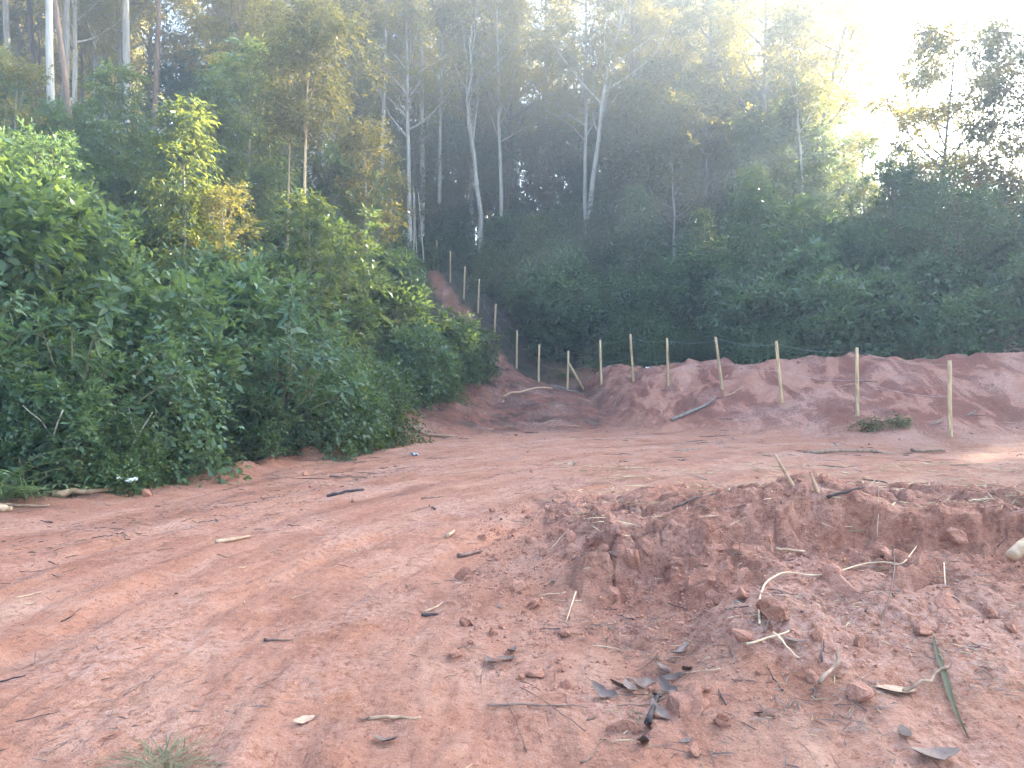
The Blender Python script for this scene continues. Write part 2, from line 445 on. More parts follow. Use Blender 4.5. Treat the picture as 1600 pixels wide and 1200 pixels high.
M['root'] = simple_mat('root_skin', C(0.48, 0.31, 0.19), C(0.68, 0.52, 0.33), 20.0, 0.6, bump=0.3, dist=0.003, rnd=0.1)
M['clod'] = simple_mat('earth_clod', C(0.265, 0.107, 0.069), C(0.42, 0.205, 0.138), 5.0, 0.9, bump=0.8, dist=0.02, rnd=0.15)
M['clod2'] = simple_mat('orange_clod', C(0.30, 0.115, 0.065), C(0.47, 0.205, 0.120), 12.0, 0.9, bump=0.8, dist=0.02, rnd=0.15)
M['char'] = simple_mat('charred_wood', C(0.022, 0.016, 0.018), C(0.085, 0.060, 0.058), 16.0, 0.75, bump=0.5, dist=0.006)
M['white'] = simple_mat('white_plastic', C(0.62, 0.62, 0.63), C(0.8, 0.8, 0.8), 8.0, 0.5, rnd=0.05)
M['bluegrey'] = simple_mat('blue_plastic', C(0.30, 0.36, 0.42), C(0.5, 0.55, 0.6), 8.0, 0.5, rnd=0.05)

# ------------------------------------------------------------------ mesh helpers
class MB:
    """collects vertices, quads and triangles for ONE mesh"""
    def __init__(s): s.v = []; s.f = []; s.n = 0; s.t = []
    def add(s, V, Fc, tint=None):
        V = np.asarray(V, np.float32).reshape(-1, 3); Fc = np.asarray(Fc, np.int64)
        if Fc.shape[1] == 3: Fc = np.concatenate([Fc, np.full((len(Fc), 1), -1 - s.n)], 1)
        s.v.append(V); s.f.append(np.where(Fc < 0, -1, Fc + s.n)); s.n += len(V)
        s.t.append(np.zeros(len(V), np.float32) if tint is None else np.asarray(tint, np.float32))
    def mesh(s, name, mat, smooth=False):
        V = np.concatenate(s.v); Fc = np.concatenate(s.f); T = np.concatenate(s.t)
        me = bpy.data.meshes.new(name)
        tri = Fc[:, 3] < 0
        cnt = np.where(tri, 3, 4).astype(np.int32)
        starts = np.concatenate([[0], np.cumsum(cnt)[:-1]]).astype(np.int32)
        loops = Fc[Fc >= 0].astype(np.int32)
        me.vertices.add(len(V)); me.vertices.foreach_set('co', V.ravel())
        me.loops.add(len(loops)); me.loops.foreach_set('vertex_index', loops)
        me.polygons.add(len(cnt)); me.polygons.foreach_set('loop_start', starts)
        if smooth: me.polygons.foreach_set('use_smooth', np.ones(len(cnt), bool))
        a = me.attributes.new('tint', 'FLOAT', 'POINT'); a.data.foreach_set('value', T)
        me.update(calc_edges=True)
        me.materials.append(mat)
        return me

def unit(v):
    return v / np.maximum(np.linalg.norm(v, axis=-1, keepdims=True), 1e-9)

def tube(mb, P, R, sides=6, cap=True, tint=None):
    P = np.asarray(P, float); R = np.asarray(R, float); n = len(P)
    T = np.gradient(P, axis=0); T = unit(T)
    ref = np.array([0.0, 0, 1]) if abs(T[0][2]) < 0.9 else np.array([1.0, 0, 0])
    V = []
    a = unit(np.cross(T[0], ref))
    for i in range(n):
        a = unit(a - T[i] * (a @ T[i])); b = np.cross(T[i], a)
        an = np.arange(sides) / sides * 2 * math.pi
        V.append(P[i] + R[i] * (np.cos(an)[:, None] * a + np.sin(an)[:, None] * b))
    V = np.concatenate(V)
    Fc = []
    for i in range(n - 1):
        for k in range(sides):
            k2 = (k + 1) % sides
            Fc.append((i * sides + k, i * sides + k2, (i + 1) * sides + k2, (i + 1) * sides + k))
    tv = None if tint is None else np.full(len(V), tint)
    base = mb.n
    mb.add(V, Fc, tv)
    if cap:
        c = [P[0], P[-1]]
        Fr = []
        for k in range(sides):
            k2 = (k + 1) % sides
            Fr.append((k2, k, n * sides)); Fr.append(((n - 1) * sides + k, (n - 1) * sides + k2, n * sides + 1))
        V2 = np.array(c)
        mb.v.append(V2.astype(np.float32)); mb.t.append(np.zeros(2, np.float32) if tint is None else np.full(2, tint, np.float32))
        mb.f.append(np.concatenate([np.array(Fr) + base, np.full((len(Fr), 1), -1)], 1)); mb.n += 2

def leaves(mb, P, D, U, L, W, tint, fold=0.25, droop=0.0):
    """rhombic leaves folded on the midrib: one quad each"""
    D = unit(D); S = unit(np.cross(D, U)); N = np.cross(S, D)
    L = np.asarray(L)[:, None]; W = np.asarray(W)[:, None]
    m = P + D * L * 0.42
    tip = P + D * L - N * L * droop
    l = m + S * W * 0.5 + N * W * fold; r = m - S * W * 0.5 + N * W * fold
    V = np.stack([P, r, tip, l], 1).reshape(-1, 3)
    n = len(P)
    Fc = np.arange(n * 4).reshape(n, 4)
    mb.add(V, Fc, np.repeat(tint, 4))

def big_leaves(mb, P, D, U, L, W, tint, fold=0.18, droop=0.35):
    """curved broad leaves with a midrib: 2 tris + 2x2 quads"""
    D = unit(D); S = unit(np.cross(D, U)); N = np.cross(S, D)
    L = np.asarray(L)[:, None]; W = np.broadcast_to(np.asarray(W, float), (len(P),))[:, None]
    dn = np.array([0, 0, -1.0])
    def st(t, w):
        c = P + D * L * t + dn * L * droop * t * t
        return c, c + S * W * 0.5 * w + N * W * fold * w, c - S * W * 0.5 * w + N * W * fold * w
    c1, l1, r1 = st(0.30, 0.85); c2, l2, r2 = st(0.66, 0.80); c3, _, _ = st(1.0, 0)
    V = np.stack([P, l1, c1, r1, l2, c2, r2, c3], 1).reshape(-1, 3)
    n = len(P); o = np.arange(n)[:, None] * 8
    q4 = np.concatenate([o + np.array([[1, 4, 5, 2]]), o + np.array([[2, 5, 6, 3]])])
    t3 = np.concatenate([o + np.array([[0, 1, 2]]), o + np.array([[0, 2, 3]]), o + np.array([[4, 7, 5]]), o + np.array([[5, 7, 6]])])
    tv = np.repeat(tint, 8)
    b = mb.n
    mb.add(V, q4, tv)
    mb.f.append(np.concatenate([t3 + b, np.full((len(t3), 1), -1)], 1))

def rdir(r, n):
    return unit(r.normal(size=(n, 3)))

def sprays(mb, r, P, D, tl, nl, L, W, sag=0.3, droop=0.3, ang=0.9, big=False, tintb=None):
    """leafy twigs: nl leaves set alternately along each twig of length tl"""
    T = len(P)
    t = (np.arange(nl) + 0.6) / nl
    side = unit(np.cross(D, np.array([0, 0, 1.0])) + 1e-3)
    roll = r.uniform(-0.9, 0.9, (T, 1)); up = np.cross(side, D)
    sidev = side * np.cos(roll) + up * np.sin(roll)
    tl = tl * r.uniform(0.6, 1.3, (T, 1, 1))
    pos = P[:, None, :] + D[:, None, :] * tl * t[None, :, None] + np.array([0, 0, -1.0]) * (sag * tl * (t ** 2)[None, :, None])
    sg = np.where(np.arange(nl) % 2 == 0, 1.0, -1.0)[None, :, None]
    ld = D[:, None, :] * (1.0 - 0.4 * ang) + sidev[:, None, :] * sg * ang + r.normal(scale=0.35, size=(T, nl, 3)) + np.array([0, 0, -1.0]) * droop
    ld[:, -1, :] = D * 1.0 + np.array([0, 0, -droop])
    U = np.array([0, 0, 1.0]) + r.normal(scale=0.45, size=(T, nl, 3))
    n = T * nl
    Ls = L * r.uniform(0.6, 1.25, n); Ws = W * Ls / L * r.uniform(0.8, 1.2, n)
    base = r.uniform(0, 1, T) if tintb is None else tintb
    tint = np.clip(np.repeat(base, nl) * 0.55 + r.uniform(0, 0.45, n), 0, 1)
    (big_leaves if big else leaves)(mb, pos.reshape(-1, 3), ld.reshape(-1, 3), U.reshape(-1, 3), Ls, Ws, tint)

def curve_pts(a, d, L, n, bend, r, wob=0.05):
    """polyline from a in direction d, drifting by vector bend"""
    P = [np.array(a, float)]; d = unit(np.array(d, float))
    for i in range(n):
        d = unit(d + np.array(bend) / n + r.normal(scale=wob, size=3))
        P.append(P[-1] + d * L / n)
    return np.array(P)

def build_tree(seed, Ht, r0, crown0, nlimb, limb, profile, elev, clumps, twigs, tl, nl, L, W, cr,
               sag=0.3, droop=0.3, lean=(0, 0), wob=0.03, trunk=None, up=0.3, big=False, squash=0.75, top=True, fork=0):
    """returns (trunk MB, crown MB)"""
    r = np.random.default_rng(seed)
    tb, cb = MB(), MB()
    if trunk is None:
        n = 9
        z = np.linspace(-0.25, Ht, n + 1)
        w = np.cumsum(r.normal(scale=wob * Ht / n, size=(n + 1, 2)), 0); w -= w[0]
        P = np.stack([lean[0] * np.clip(z / Ht, 0, 1) ** 1.3 + w[:, 0], lean[1] * np.clip(z / Ht, 0, 1) ** 1.3 + w[:, 1], z], 1)
        P = np.nan_to_num(P)
    else:
        P = np.array(trunk, float); n = len(P) - 1
    k = np.linspace(0, 1, len(P))
    R = r0 * (1 - 0.82 * k ** 0.9); R[0] *= 1.25
    tube(tb, P, R, 8 if r0 > 0.08 else 6, cap=False)
    cp, cd = [], []
    ga = r.uniform(0, 6.28)
    for i in range(nlimb):
        t = crown0 + (0.985 - crown0) * (i + r.uniform(0, 0.8)) / nlimb
        f = t * n; j = min(int(f), n - 1); a = P[j] + (P[j + 1] - P[j]) * (f - j)
        ga += 2.4 + r.uniform(-0.5, 0.5)
        rel = (t - crown0) / (1 - crown0)
        ln = limb * profile(rel) * r.uniform(0.7, 1.25)
        e = elev + r.uniform(-0.25, 0.25)
        d = np.array([math.cos(ga) * math.cos(e), math.sin(ga) * math.cos(e), math.sin(e)])
        Q = curve_pts(a, d, ln, 5, (0, 0, up), r, 0.10)
        rl = min(R[j] * 0.6, 0.012 + 0.018 * ln)
        tube(tb, Q, rl * np.linspace(1, 0.25, 6), 5, cap=False)
        for c in range(clumps):
            u = 0.35 + 0.65 * (c + r.uniform(0.2, 0.9)) / clumps
            ff = u * 5; jj = min(int(ff), 4); b = Q[jj] + (Q[jj + 1] - Q[jj]) * (ff - jj)
            off = rdir(r, 1)[0] * np.array([1, 1, 0.6]) * cr * r.uniform(0.3, 1.1)
            if c == clumps - 1: off *= 0.3
            cpt = b + off
            if np.linalg.norm(off) > 0.25:
                tube(tb, np.array([b, b + off * 0.55 + np.array([0, 0, 0.04]), cpt]), np.array([0.5, 0.35, 0.15]) * rl * 0.7, 4, cap=False)
            cp.append(cpt); cd.append(unit(cpt - P[j]))
    if top:
        cp.append(P[-1]); cd.append(np.array([0, 0, 1.0]))
    cp = np.array(cp); cd = np.array(cd)
    nC = len(cp)
    dirs = rdir(r, nC * twigs).reshape(nC, twigs, 3)
    dirs = unit(dirs + cd[:, None, :] * 0.55 + np.array([0, 0, 0.15]))
    rad = cr * r.uniform(0.05, 0.75, (nC, twigs, 1))
    sp = cp[:, None, :] + dirs * rad * np.array([1, 1, squash])
    tb_base = np.clip(np.repeat(r.uniform(0.1, 0.9, nC), twigs) + r.uniform(-0.2, 0.2, nC * twigs), 0, 1)
    sprays(cb, r, sp.reshape(-1, 3), dirs.reshape(-1, 3), tl, nl, L, W, sag, droop, big=big, tintb=tb_base)
    return tb, cb

# ------------------------------------------------------------------ objects
def thing(name, label, cat, loc=(0, 0, 0), rz=0.0, sc=1.0, group=None, tilt=(0, 0)):
    o = bpy.data.objects.new(name, None)
    o.empty_display_size = 0.2
    COL.objects.link(o)
    o.location = loc; o.rotation_euler = (tilt[0], tilt[1], rz)
    o.scale = (sc, sc, sc) if not hasattr(sc, '__len__') else sc
    o['label'] = label; o['category'] = cat
    if group: o['group'] = group
    return o

def part(name, me, parent):
    o = bpy.data.objects.new(name, me); COL.objects.link(o); o.parent = parent
    return o

def solo(name, me, label, cat, loc=(0, 0, 0), rot=(0, 0, 0), sc=1.0, group=None):
    o = bpy.data.objects.new(name, me); COL.objects.link(o)
    o.location = loc; o.rotation_euler = rot
    o.scale = (sc, sc, sc) if not hasattr(sc, '__len__') else sc
    o['label'] = label; o['category'] = cat
    if group: o['group'] = group
    return o

def plant(name, proto, label, cat, loc, rz, sc=1.0, group=None, tilt=(0, 0)):
    """a plant thing from shared part meshes [(part name, mesh)]"""
    t = thing(name, label, cat, loc, rz, sc, group, tilt)
    for pn, me in proto: part(pn, me, t)
    return t

# ------------------------------------------------------------------ ground
def axis(lo, hi, fine_lo, fine_hi, step, grow):
    a = list(np.arange(fine_lo, fine_hi, step))
    s = step; v = fine_hi; up = []
    while v < hi:
        up.append(v); s = min(s * grow, 12.0); v += s
    up.append(hi)
    s = step; v = fine_lo; dn = []
    while True:
        s = min(s * grow, 12.0); v -= s
        if v <= lo: break
        dn.append(v)
    dn.append(lo)
    return np.array(dn[::-1] + a + up)

def make_ground():
    gx = axis(-190, 190, -2.7, 4.4, 0.019, 1.035)
    gy = axis(-60, 190, 2.6, 6.4, 0.019, 1.0)[:0]
    ys = list(axis(-60, 2.6, 2.5, 2.55, 0.03, 1.12)[:-1])
    v = 2.55
    while v < 190:
        ys.append(v)
        v += max(0.018, 0.0040 * v) if v < 36 else min((v - 36) * 0.06 + 0.15, 10)
    ys.append(190.0)
    gy = np.array(sorted(set(np.round(ys, 5))))
    nx, ny = len(gx), len(gy)
    X, Y = np.meshgrid(gx, gy)
    z, fore, rub, slump, dark, r, th, crack = land(X.ravel(), Y.ravel(), True)
    V = np.stack([X.ravel(), Y.ravel(), z], 1)
    idx = np.arange(nx * ny).reshape(ny, nx)
    Fc = np.stack([idx[:-1, :-1].ravel(), idx[:-1, 1:].ravel(), idx[1:, 1:].ravel(), idx[1:, :-1].ravel()], 1)
    mb = MB(); mb.add(V, Fc)
    me = mb.mesh('ground', M['ground'], True)
    a = me.attributes.new('mask', 'FLOAT_COLOR', 'POINT')
    a.data.foreach_set('color', np.stack([fore, rub, slump, np.ones_like(fore)], 1).astype(np.float32).ravel())
    for nm, arr in (('dark', dark), ('crack', crack)):
        a = me.attributes.new(nm, 'FLOAT', 'POINT'); a.data.foreach_set('value', arr.astype(np.float32))
    a = me.attributes.new('track', 'FLOAT_VECTOR', 'POINT')
    a.data.foreach_set('vector', np.stack([r, th * 3.0, z * 0.5], 1).astype(np.float32).ravel())
    o = bpy.data.objects.new('ground', me); COL.objects.link(o); o['kind'] = 'structure'
    return o
make_ground()

# ------------------------------------------------------------------ plant prototypes
def proto(tb, cb, bark, leaf, tn='trunk', cn='crown', nm='plant'):
    return [(tn, tb.mesh(nm + '_' + tn, M[bark], True)), (cn, cb.mesh(nm + '_' + cn, M[leaf]))]

cone_p = lambda t: 1.0 - 0.82 * t
round_p = lambda t: 0.35 + 0.65 * math.sin(math.pi * min(1, 0.12 + 0.88 * t))
vase_p = lambda t: 0.9 - 0.35 * t

EUC = [proto(*build_tree(200 + i, 24, 0.19, 0.36, 26, 4.4, vase_p, 0.70, 5, 19, 0.60, 7, 0.24, 0.066, 0.95, 0.5, 0.9, wob=0.018, up=0.3, lean=((i - 1.5) * 0.7, 0.4)),
             ('bark_pale', 'bark_grey', 'bark_pale', 'bark_brown')[i], 'euc', nm='eucalypt') for i in range(4)]
CONE = [proto(*build_tree(300 + i, 7.0, 0.075, 0.10, 34, 1.9, cone_p, 0.30, 3, 9, 0.45, 7, 0.22, 0.068, 0.42, 0.45, 0.75, wob=0.02, up=0.15), 'bark_grey', 'cone', nm='young_tree') for i in range(3)]
ROUND = [proto(*build_tree(400 + i, 6.5, 0.10, 0.18, 20, 2.4, round_p, 0.55, 4, 12, 0.42, 7, 0.19, 0.080, 0.62, 0.25, 0.25, wob=0.05, up=0.4), 'bark_brown', 'broad', nm='broadleaf') for i in range(3)]
OLIVE = [proto(*build_tree(500 + i, 8.5, 0.09, 0.30, 18, 2.2, round_p, 0.65, 4, 12, 0.42, 7, 0.17, 0.062, 0.60, 0.3, 0.45, wob=0.05, up=0.4), 'bark_grey', 'olive', nm='airy_tree') for i in range(2)]
SHRUB = [proto(*build_tree(600 + i, 2.2, 0.035, 0.08, 20, 1.25, round_p, 0.55, 3, 10, 0.32, 6, 0.19, 0.082, 0.34, 0.2, 0.2, wob=0.06, up=0.5), 'stem', 'broad', 'stem', 'foliage', 'shrub') for i in range(3)]

def rosette_shrub(seed, Ht=2.6, spread=1.5, nst=24, L=0.235, W=0.085):
    r = np.random.default_rng(seed); tb, cb = MB(), MB()
    tube(tb, [(0, 0, -0.2), (0.03, 0, 0.35), (0.0, 0.04, 0.8)], [0.045, 0.038, 0.03], 6, False)
    for i in range(nst):
        a = i * 2.4 + r.uniform(-.4, .4); e = r.uniform(0.55, 1.35)
        d = (math.cos(a) * math.cos(e), math.sin(a) * math.cos(e), math.sin(e))
        st = np.array([0.0, 0.02, r.uniform(0.3, 0.8)])
        Q = curve_pts(st, d, r.uniform(0.6, 1.0) * (spread * math.cos(e) + (Ht - 0.8) * math.sin(e)), 5, (0, 0, 0.35), r, 0.09)
        tube(tb, Q, np.linspace(0.022, 0.008, 6), 5, False)
        for b in range(5):
            u = 0.35 + 0.65 * b / 4
            j = min(int(u * 5), 4); p = Q[j] + (Q[j+1] - Q[j]) * (u * 5 - j)
            dd = unit(Q[j+1] - Q[j])
            if b < 4:
                d2 = unit(dd + rdir(r, 1)[0] * 0.9 + np.array([0, 0, 0.2])); q = p + d2 * r.uniform(0.18, 0.42)
                tube(tb, [p, (p + q) / 2, q], [0.008, 0.006, 0.004], 4, False)
            else: d2 = dd; q = p
            k = 11
            t = np.linspace(0, 1, k)
            az = np.arange(k) * 2.4 + r.uniform(0, 6)
            sx = unit(np.cross(d2, [0.3, 0.2, 1.0])); sy = np.cross(sx, d2)
            out = np.cos(az)[:, None] * sx + np.sin(az)[:, None] * sy
            D = unit(out * (1.1 - 0.8 * t[:, None]) + d2 * (0.15 + 0.95 * t[:, None]))
            P = q - d2 * (0.22 * (1 - t[:, None]))
            sc = r.uniform(0.75, 1.2) * (1.05 - 0.62 * t ** 2)
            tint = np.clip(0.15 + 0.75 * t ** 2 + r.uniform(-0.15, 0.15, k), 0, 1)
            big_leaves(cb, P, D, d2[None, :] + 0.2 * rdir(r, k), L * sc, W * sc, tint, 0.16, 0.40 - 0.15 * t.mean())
    return tb, cb
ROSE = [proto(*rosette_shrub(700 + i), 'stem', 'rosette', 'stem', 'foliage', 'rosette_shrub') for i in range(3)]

def vine_mound(seed, Ht=2.6, rad=1.3, n=1500):
    r = np.random.default_rng(seed); tb, cb = MB(), MB()
    for i in range(6):
        Q = curve_pts((r.normal() * .3, r.normal() * .3, -0.1), (r.normal() * .4, r.normal() * .4, 1), Ht * r.uniform(.6, .95), 5, (0, 0, .2), r, .12)
        tube(tb, Q, np.linspace(.022, .008, 6), 5, False)
    d = rdir(r, n); d[:, 2] = np.abs(d[:, 2]) * 0.9 - 0.05
    az = np.arctan2(d[:, 1], d[:, 0])
    lump = 1 + 0.28 * np.sin(az * 3 + seed) + 0.22 * np.sin(az * 5 + d[:, 2] * 6 + seed * 2) + 0.15 * np.sin(d[:, 2] * 11 + seed)
    P = d * np.array([rad, rad, Ht]) * lump[:, None] * r.uniform(0.62, 1.0, (n, 1))
    D = unit(d * 0.5 + rdir(r, n) * 0.7 + np.array([0, 0, -0.35]))
    sprays(cb, r, P, D, 0.42, 7, 0.115, 0.072, 0.9, 0.35)
    # hanging strings
    for i in range(26):
        a = r.uniform(0, 6.28); z = Ht * r.uniform(.45, .95); rr = rad * math.sqrt(max(0.05, 1 - (z / Ht) ** 2)) * 1.1
        p = np.array([math.cos(a) * rr, math.sin(a) * rr, z]); k = 14
        pts = p + np.stack([np.cumsum(r.normal(scale=.02, size=k)), np.cumsum(r.normal(scale=.02, size=k)), -np.arange(k) * 0.085], 1)
        leaves(cb, pts, rdir(r, k) + np.array([0, 0, -.6]), rdir(r, k), r.uniform(.07, .11, k), r.uniform(.05, .075, k), r.uniform(.5, 1, k))
    return tb, cb
VINE = [proto(*vine_mound(800 + i), 'stem', 'vine', 'stem', 'foliage', 'vine_mound') for i in range(3)]

def cane_clump(seed, n=26, Ht=1.3):
    """arching leafy canes and grass at the foot of the thicket"""
    r = np.random.default_rng(seed); tb, cb = MB(), MB()
    for i in range(n):
        a = r.uniform(0, 6.28); e = r.uniform(.75, 1.4)
        Q = curve_pts((r.normal() * .15, r.normal() * .15, -.05), (math.cos(a) * math.cos(e), math.sin(a) * math.cos(e), math.sin(e)), Ht * r.uniform(.5, 1.2), 6, (math.cos(a) * .7, math.sin(a) * .7, -1.0), r, .05)
        tube(tb, Q, np.linspace(.007, .003, 7), 4, False)
        m = 16; u = np.linspace(.2, 1, m) * 5.99; j = u.astype(int)
        P = Q[j] + (Q[j + 1] - Q[j]) * (u - j)[:, None]; T = unit(Q[j + 1] - Q[j])
        side = unit(np.cross(T, [0, 0, 1.0]) + 1e-3) * np.where(np.arange(m) % 2 == 0, 1, -1)[:, None]
        leaves(cb, P, T * .6 + side * .8 + r.normal(scale=.2, size=(m, 3)) + np.array([0, 0, -.2]), np.array([0, 0, 1.0]) + r.normal(scale=.3, size=(m, 3)),
               r.uniform(.12, .22, m), r.uniform(.025, .045, m), r.uniform(0, 1, m))
    g = 160; a = r.uniform(0, 6.28, g); P = r.normal(scale=.28, size=(g, 3)); P[:, 2] = 0
    D = np.stack([np.cos(a) * .5, np.sin(a) * .5, np.ones(g)], 1)
    big_leaves(cb, P, D, np.stack([-np.cos(a), -np.sin(a), np.full(g, .4)], 1), r.uniform(.35, .8, g), r.uniform(.012, .022, g), r.uniform(.3, 1, g), 0.1, 0.35)
    return tb, cb
CANE = [proto(*cane_clump(900 + i), 'stem', 'vine', 'canes', 'foliage', 'cane_clump') for i in range(3)]

def herb(seed, L=0.2, W=0.14, n=34, Ht=0.7):
    r = np.random.default_rng(seed); tb, cb = MB(), MB()
    for i in range(5):
        a = r.uniform(0, 6.28)
        Q = curve_pts((r.normal() * .06, r.normal() * .06, -.05), (math.cos(a) * .4, math.sin(a) * .4, 1), Ht * r.uniform(.6, 1.1), 5, (0, 0, 0), r, .08)
        tube(tb, Q, np.linspace(.008, .004, 6), 4, False)
        m = n // 4; u = np.linspace(.25, 1, m) * 4.99; j = u.astype(int)
        P = Q[j] + (Q[j + 1] - Q[j]) * (u - j)[:, None]; az = np.arange(m) * 2.4 + a
        D = np.stack([np.cos(az), np.sin(az), np.full(m, .3)], 1)
        big_leaves(cb, P, D, np.tile([0, 0, 1.0], (m, 1)), L * r.uniform(.6, 1.2, m), W * r.uniform(.6, 1.2, m), r.uniform(.2, 1, m), .1, .5)
    return tb, cb
HERB = [proto(*herb(950 + i), 'stem', 'vine', 'stem', 'foliage', 'herb') for i in range(2)]

def at(px, Y):
    x = (px - 800) / F * Y
    return (x, Y, H(x, Y))

# ------------------------------------------------------------------ named trees that stand out in the photograph
def hero(name, label, px, Y, Ht, r0, crown0, nl, limb, bark, leaf, seed, trunk=None, lean=(0, 0), twigs=16, clumps=5, cr=0.9, L=0.22, W=0.06, prof=vase_p, elev=0.7, droop=0.8, top=True, wob=0.015, group=None, sc=1.0):
    tb, cb = build_tree(seed, Ht, r0, crown0, nl, limb, prof, elev, clumps, twigs, 0.5, 7, L, W, cr, 0.45, droop, lean=lean, trunk=trunk, top=top, wob=wob)
    x, y, z = at(px, Y)
    return plant(name, proto(tb, cb, bark, leaf, nm=name), label, 'tree', (x, y, z - 0.1), 0.0, sc, group)

hero('eucalypt_tree', 'thick straight pale grey trunk bare of limbs, second tall trunk in from left thicket', 200, 33, 26, 0.20, 0.55, 16, 3.6, 'bark_pale', 'euc', 21, lean=(0.1, 0))
hero('eucalypt_tree', 'tall reddish brown trunk standing beside the thick pale grey trunk', 242, 34, 25, 0.15, 0.5, 16, 3.6, 'bark_brown', 'euc', 22, lean=(0.6, 0))
hero('eucalypt_tree', 'pale flaking trunk beside a leaning brown trunk above bright yellow leaves', 84, 26, 22, 0.15, 0.5, 16, 3.4, 'bark_pale', 'euc', 23, lean=(-0.5, 0))
hero('eucalypt_tree', 'leaning brown trunk crossing beside the pale flaking trunk', 118, 27, 20, 0.12, 0.5, 14, 3.2, 'bark_brown', 'euc', 24, lean=(-3.2, 0.5))
hero('slender_tree', 'slender sunlit tan trunk with a small orange tinged crown above dark shrubs', 470, 24, 10.5, 0.085, 0.62, 12, 1.5, 'post', 'olive', 25, lean=(0.2, 0), cr=0.5, L=.15, prof=round_p)
hero('slender_tree', 'thin tan sapling trunk close beside the sunlit slender trunk', 446, 24.5, 9.2, 0.055, 0.6, 10, 1.3, 'post', 'olive', 26, lean=(0.1, 0), cr=0.5, L=.15, prof=round_p)
hero('eucalypt_tree', 'straight light grey trunk in deep shade left of the forked pale tree', 658, 46, 24, 0.20, 0.55, 14, 3.8, 'bark_pale', 'euc', 27)
hero('eucalypt_tree', 'thinner light grey trunk between the shaded grey trunk and the forked tree', 686, 48, 24, 0.16, 0.5, 14, 3.8, 'bark_pale', 'euc', 28, lean=(0.3, 0))
hero('eucalypt_tree', 'tan trunk rising behind round olive bushes with sunlit golden crown', 595, 42, 24, 0.15, 0.45, 18, 3.8, 'bark_pale', 'euc', 29, lean=(0.6, 0))
# forked pale tree: crooked trunk splitting into ascending limbs
hero('forked_tree', 'crooked pale tree forking into bare twisted limbs above the fence path', 752, 44, 15, 0.17, 0.42, 12, 4.2, 'bark_pale', 'olive', 30,
     trunk=[(0, 0, -.3), (-0.05, 0, 1.8), (-.02, 0, 3.2), (-.28, 0, 5.0), (-.42, .1, 6.8), (-.75, .1, 8.4), (-.85, .2, 10), (-.55, .2, 11.5), (-.7, .3, 13), (-.5, .3, 14.6)], twigs=6, clumps=3, elev=1.0, cr=.9)
# S-curved pale tree with spreading crown
hero('eucalypt_tree', 'tall pale tree with gently curved trunk and spreading sunlit golden crown', 930, 44, 22, 0.20, 0.46, 20, 5.2, 'bark_pale', 'euc', 31,
     trunk=[(0, 0, -.3), (-.1, 0, 1.6), (-.3, 0, 3.2), (-.15, 0, 5.2), (.2, 0, 7.6), (.42, 0, 9.8), (.75, 0, 12), (1.5, .2, 14.5), (2.0, .2, 17.5), (2.3, .3, 21)], elev=.75, twigs=12, clumps=5)
hero('eucalypt_tree', 'tan straight trunk behind the curved pale tree', 988, 47, 24, 0.17, 0.5, 16, 4.2, 'bark_brown', 'euc', 32)
hero('eucalypt_tree', 'grey trunk tree with broad orange brown tinted crown right of the curved tree', 1110, 45, 22, 0.18, 0.30, 26, 5.0, 'bark_grey', 'olive', 33, twigs=20, L=.26, W=.08)
hero('twin_trunk_tree', 'twin dark trunks holding a wide crown against the white sky', 1188, 42, 21, 0.20, 0.34, 24, 5.4, 'bark_grey', 'euc', 34, twigs=22, lean=(0.3, 0), elev=.6, L=.26, W=.08)
hero('eucalypt_tree', 'leaning airy tree with ascending limbs reaching into the open white sky', 1245, 40, 20, 0.16, 0.34, 20, 5.0, 'bark_grey', 'euc', 35, lean=(4.2, 0), elev=.75, twigs=20, L=.26, W=.08)
hero('airy_tree', 'lone airy tree with ragged crown silhouetted in the gap of white sky', 1462, 36, 12.2, 0.14, 0.22, 24, 4.0, 'bark_grey', 'euc', 36, lean=(0.9, 0), twigs=20, clumps=6, elev=.5, L=.25, W=.08, prof=round_p, cr=1.0)
hero('airy_tree', 'small ragged tree beyond the lone airy tree above the right end of bank', 1600, 33, 11.5, 0.12, 0.3, 18, 2.8, 'bark_grey', 'euc', 38, lean=(0.4, 0), twigs=18, clumps=5, elev=.6, L=.25, W=.08, prof=round_p)
hero('eucalypt_tree', 'thin pale trunk among shaded bushes below the twin trunk tree', 1262, 38, 15, 0.10, 0.5, 12, 2.6, 'bark_pale', 'olive', 37, lean=(-.8, 0))
# thin bare leaning poles by the path
for k, (px, lx) in enumerate(((645, 0.3), (655, -0.2), (667, -0.7))):
    mb = MB(); r_ = np.random.default_rng(40 + k)
    Q = curve_pts((0, 0, -.2), (lx * .12, 0, 1), 5.6, 7, (0, 0, 0), r_, .02)
    tube(mb, Q, np.linspace(.045, .018, 8), 6)
    x, y, z = at(px, 36.5 + .4 * k)
    solo('bare_pole_tree', mb.mesh('bare_pole', M['bark_pale'], True), 'thin bare whitish sapling stem leaning beside the red fence path', 'sapling', (x, y, z), group='bare sapling stems by the fence path')

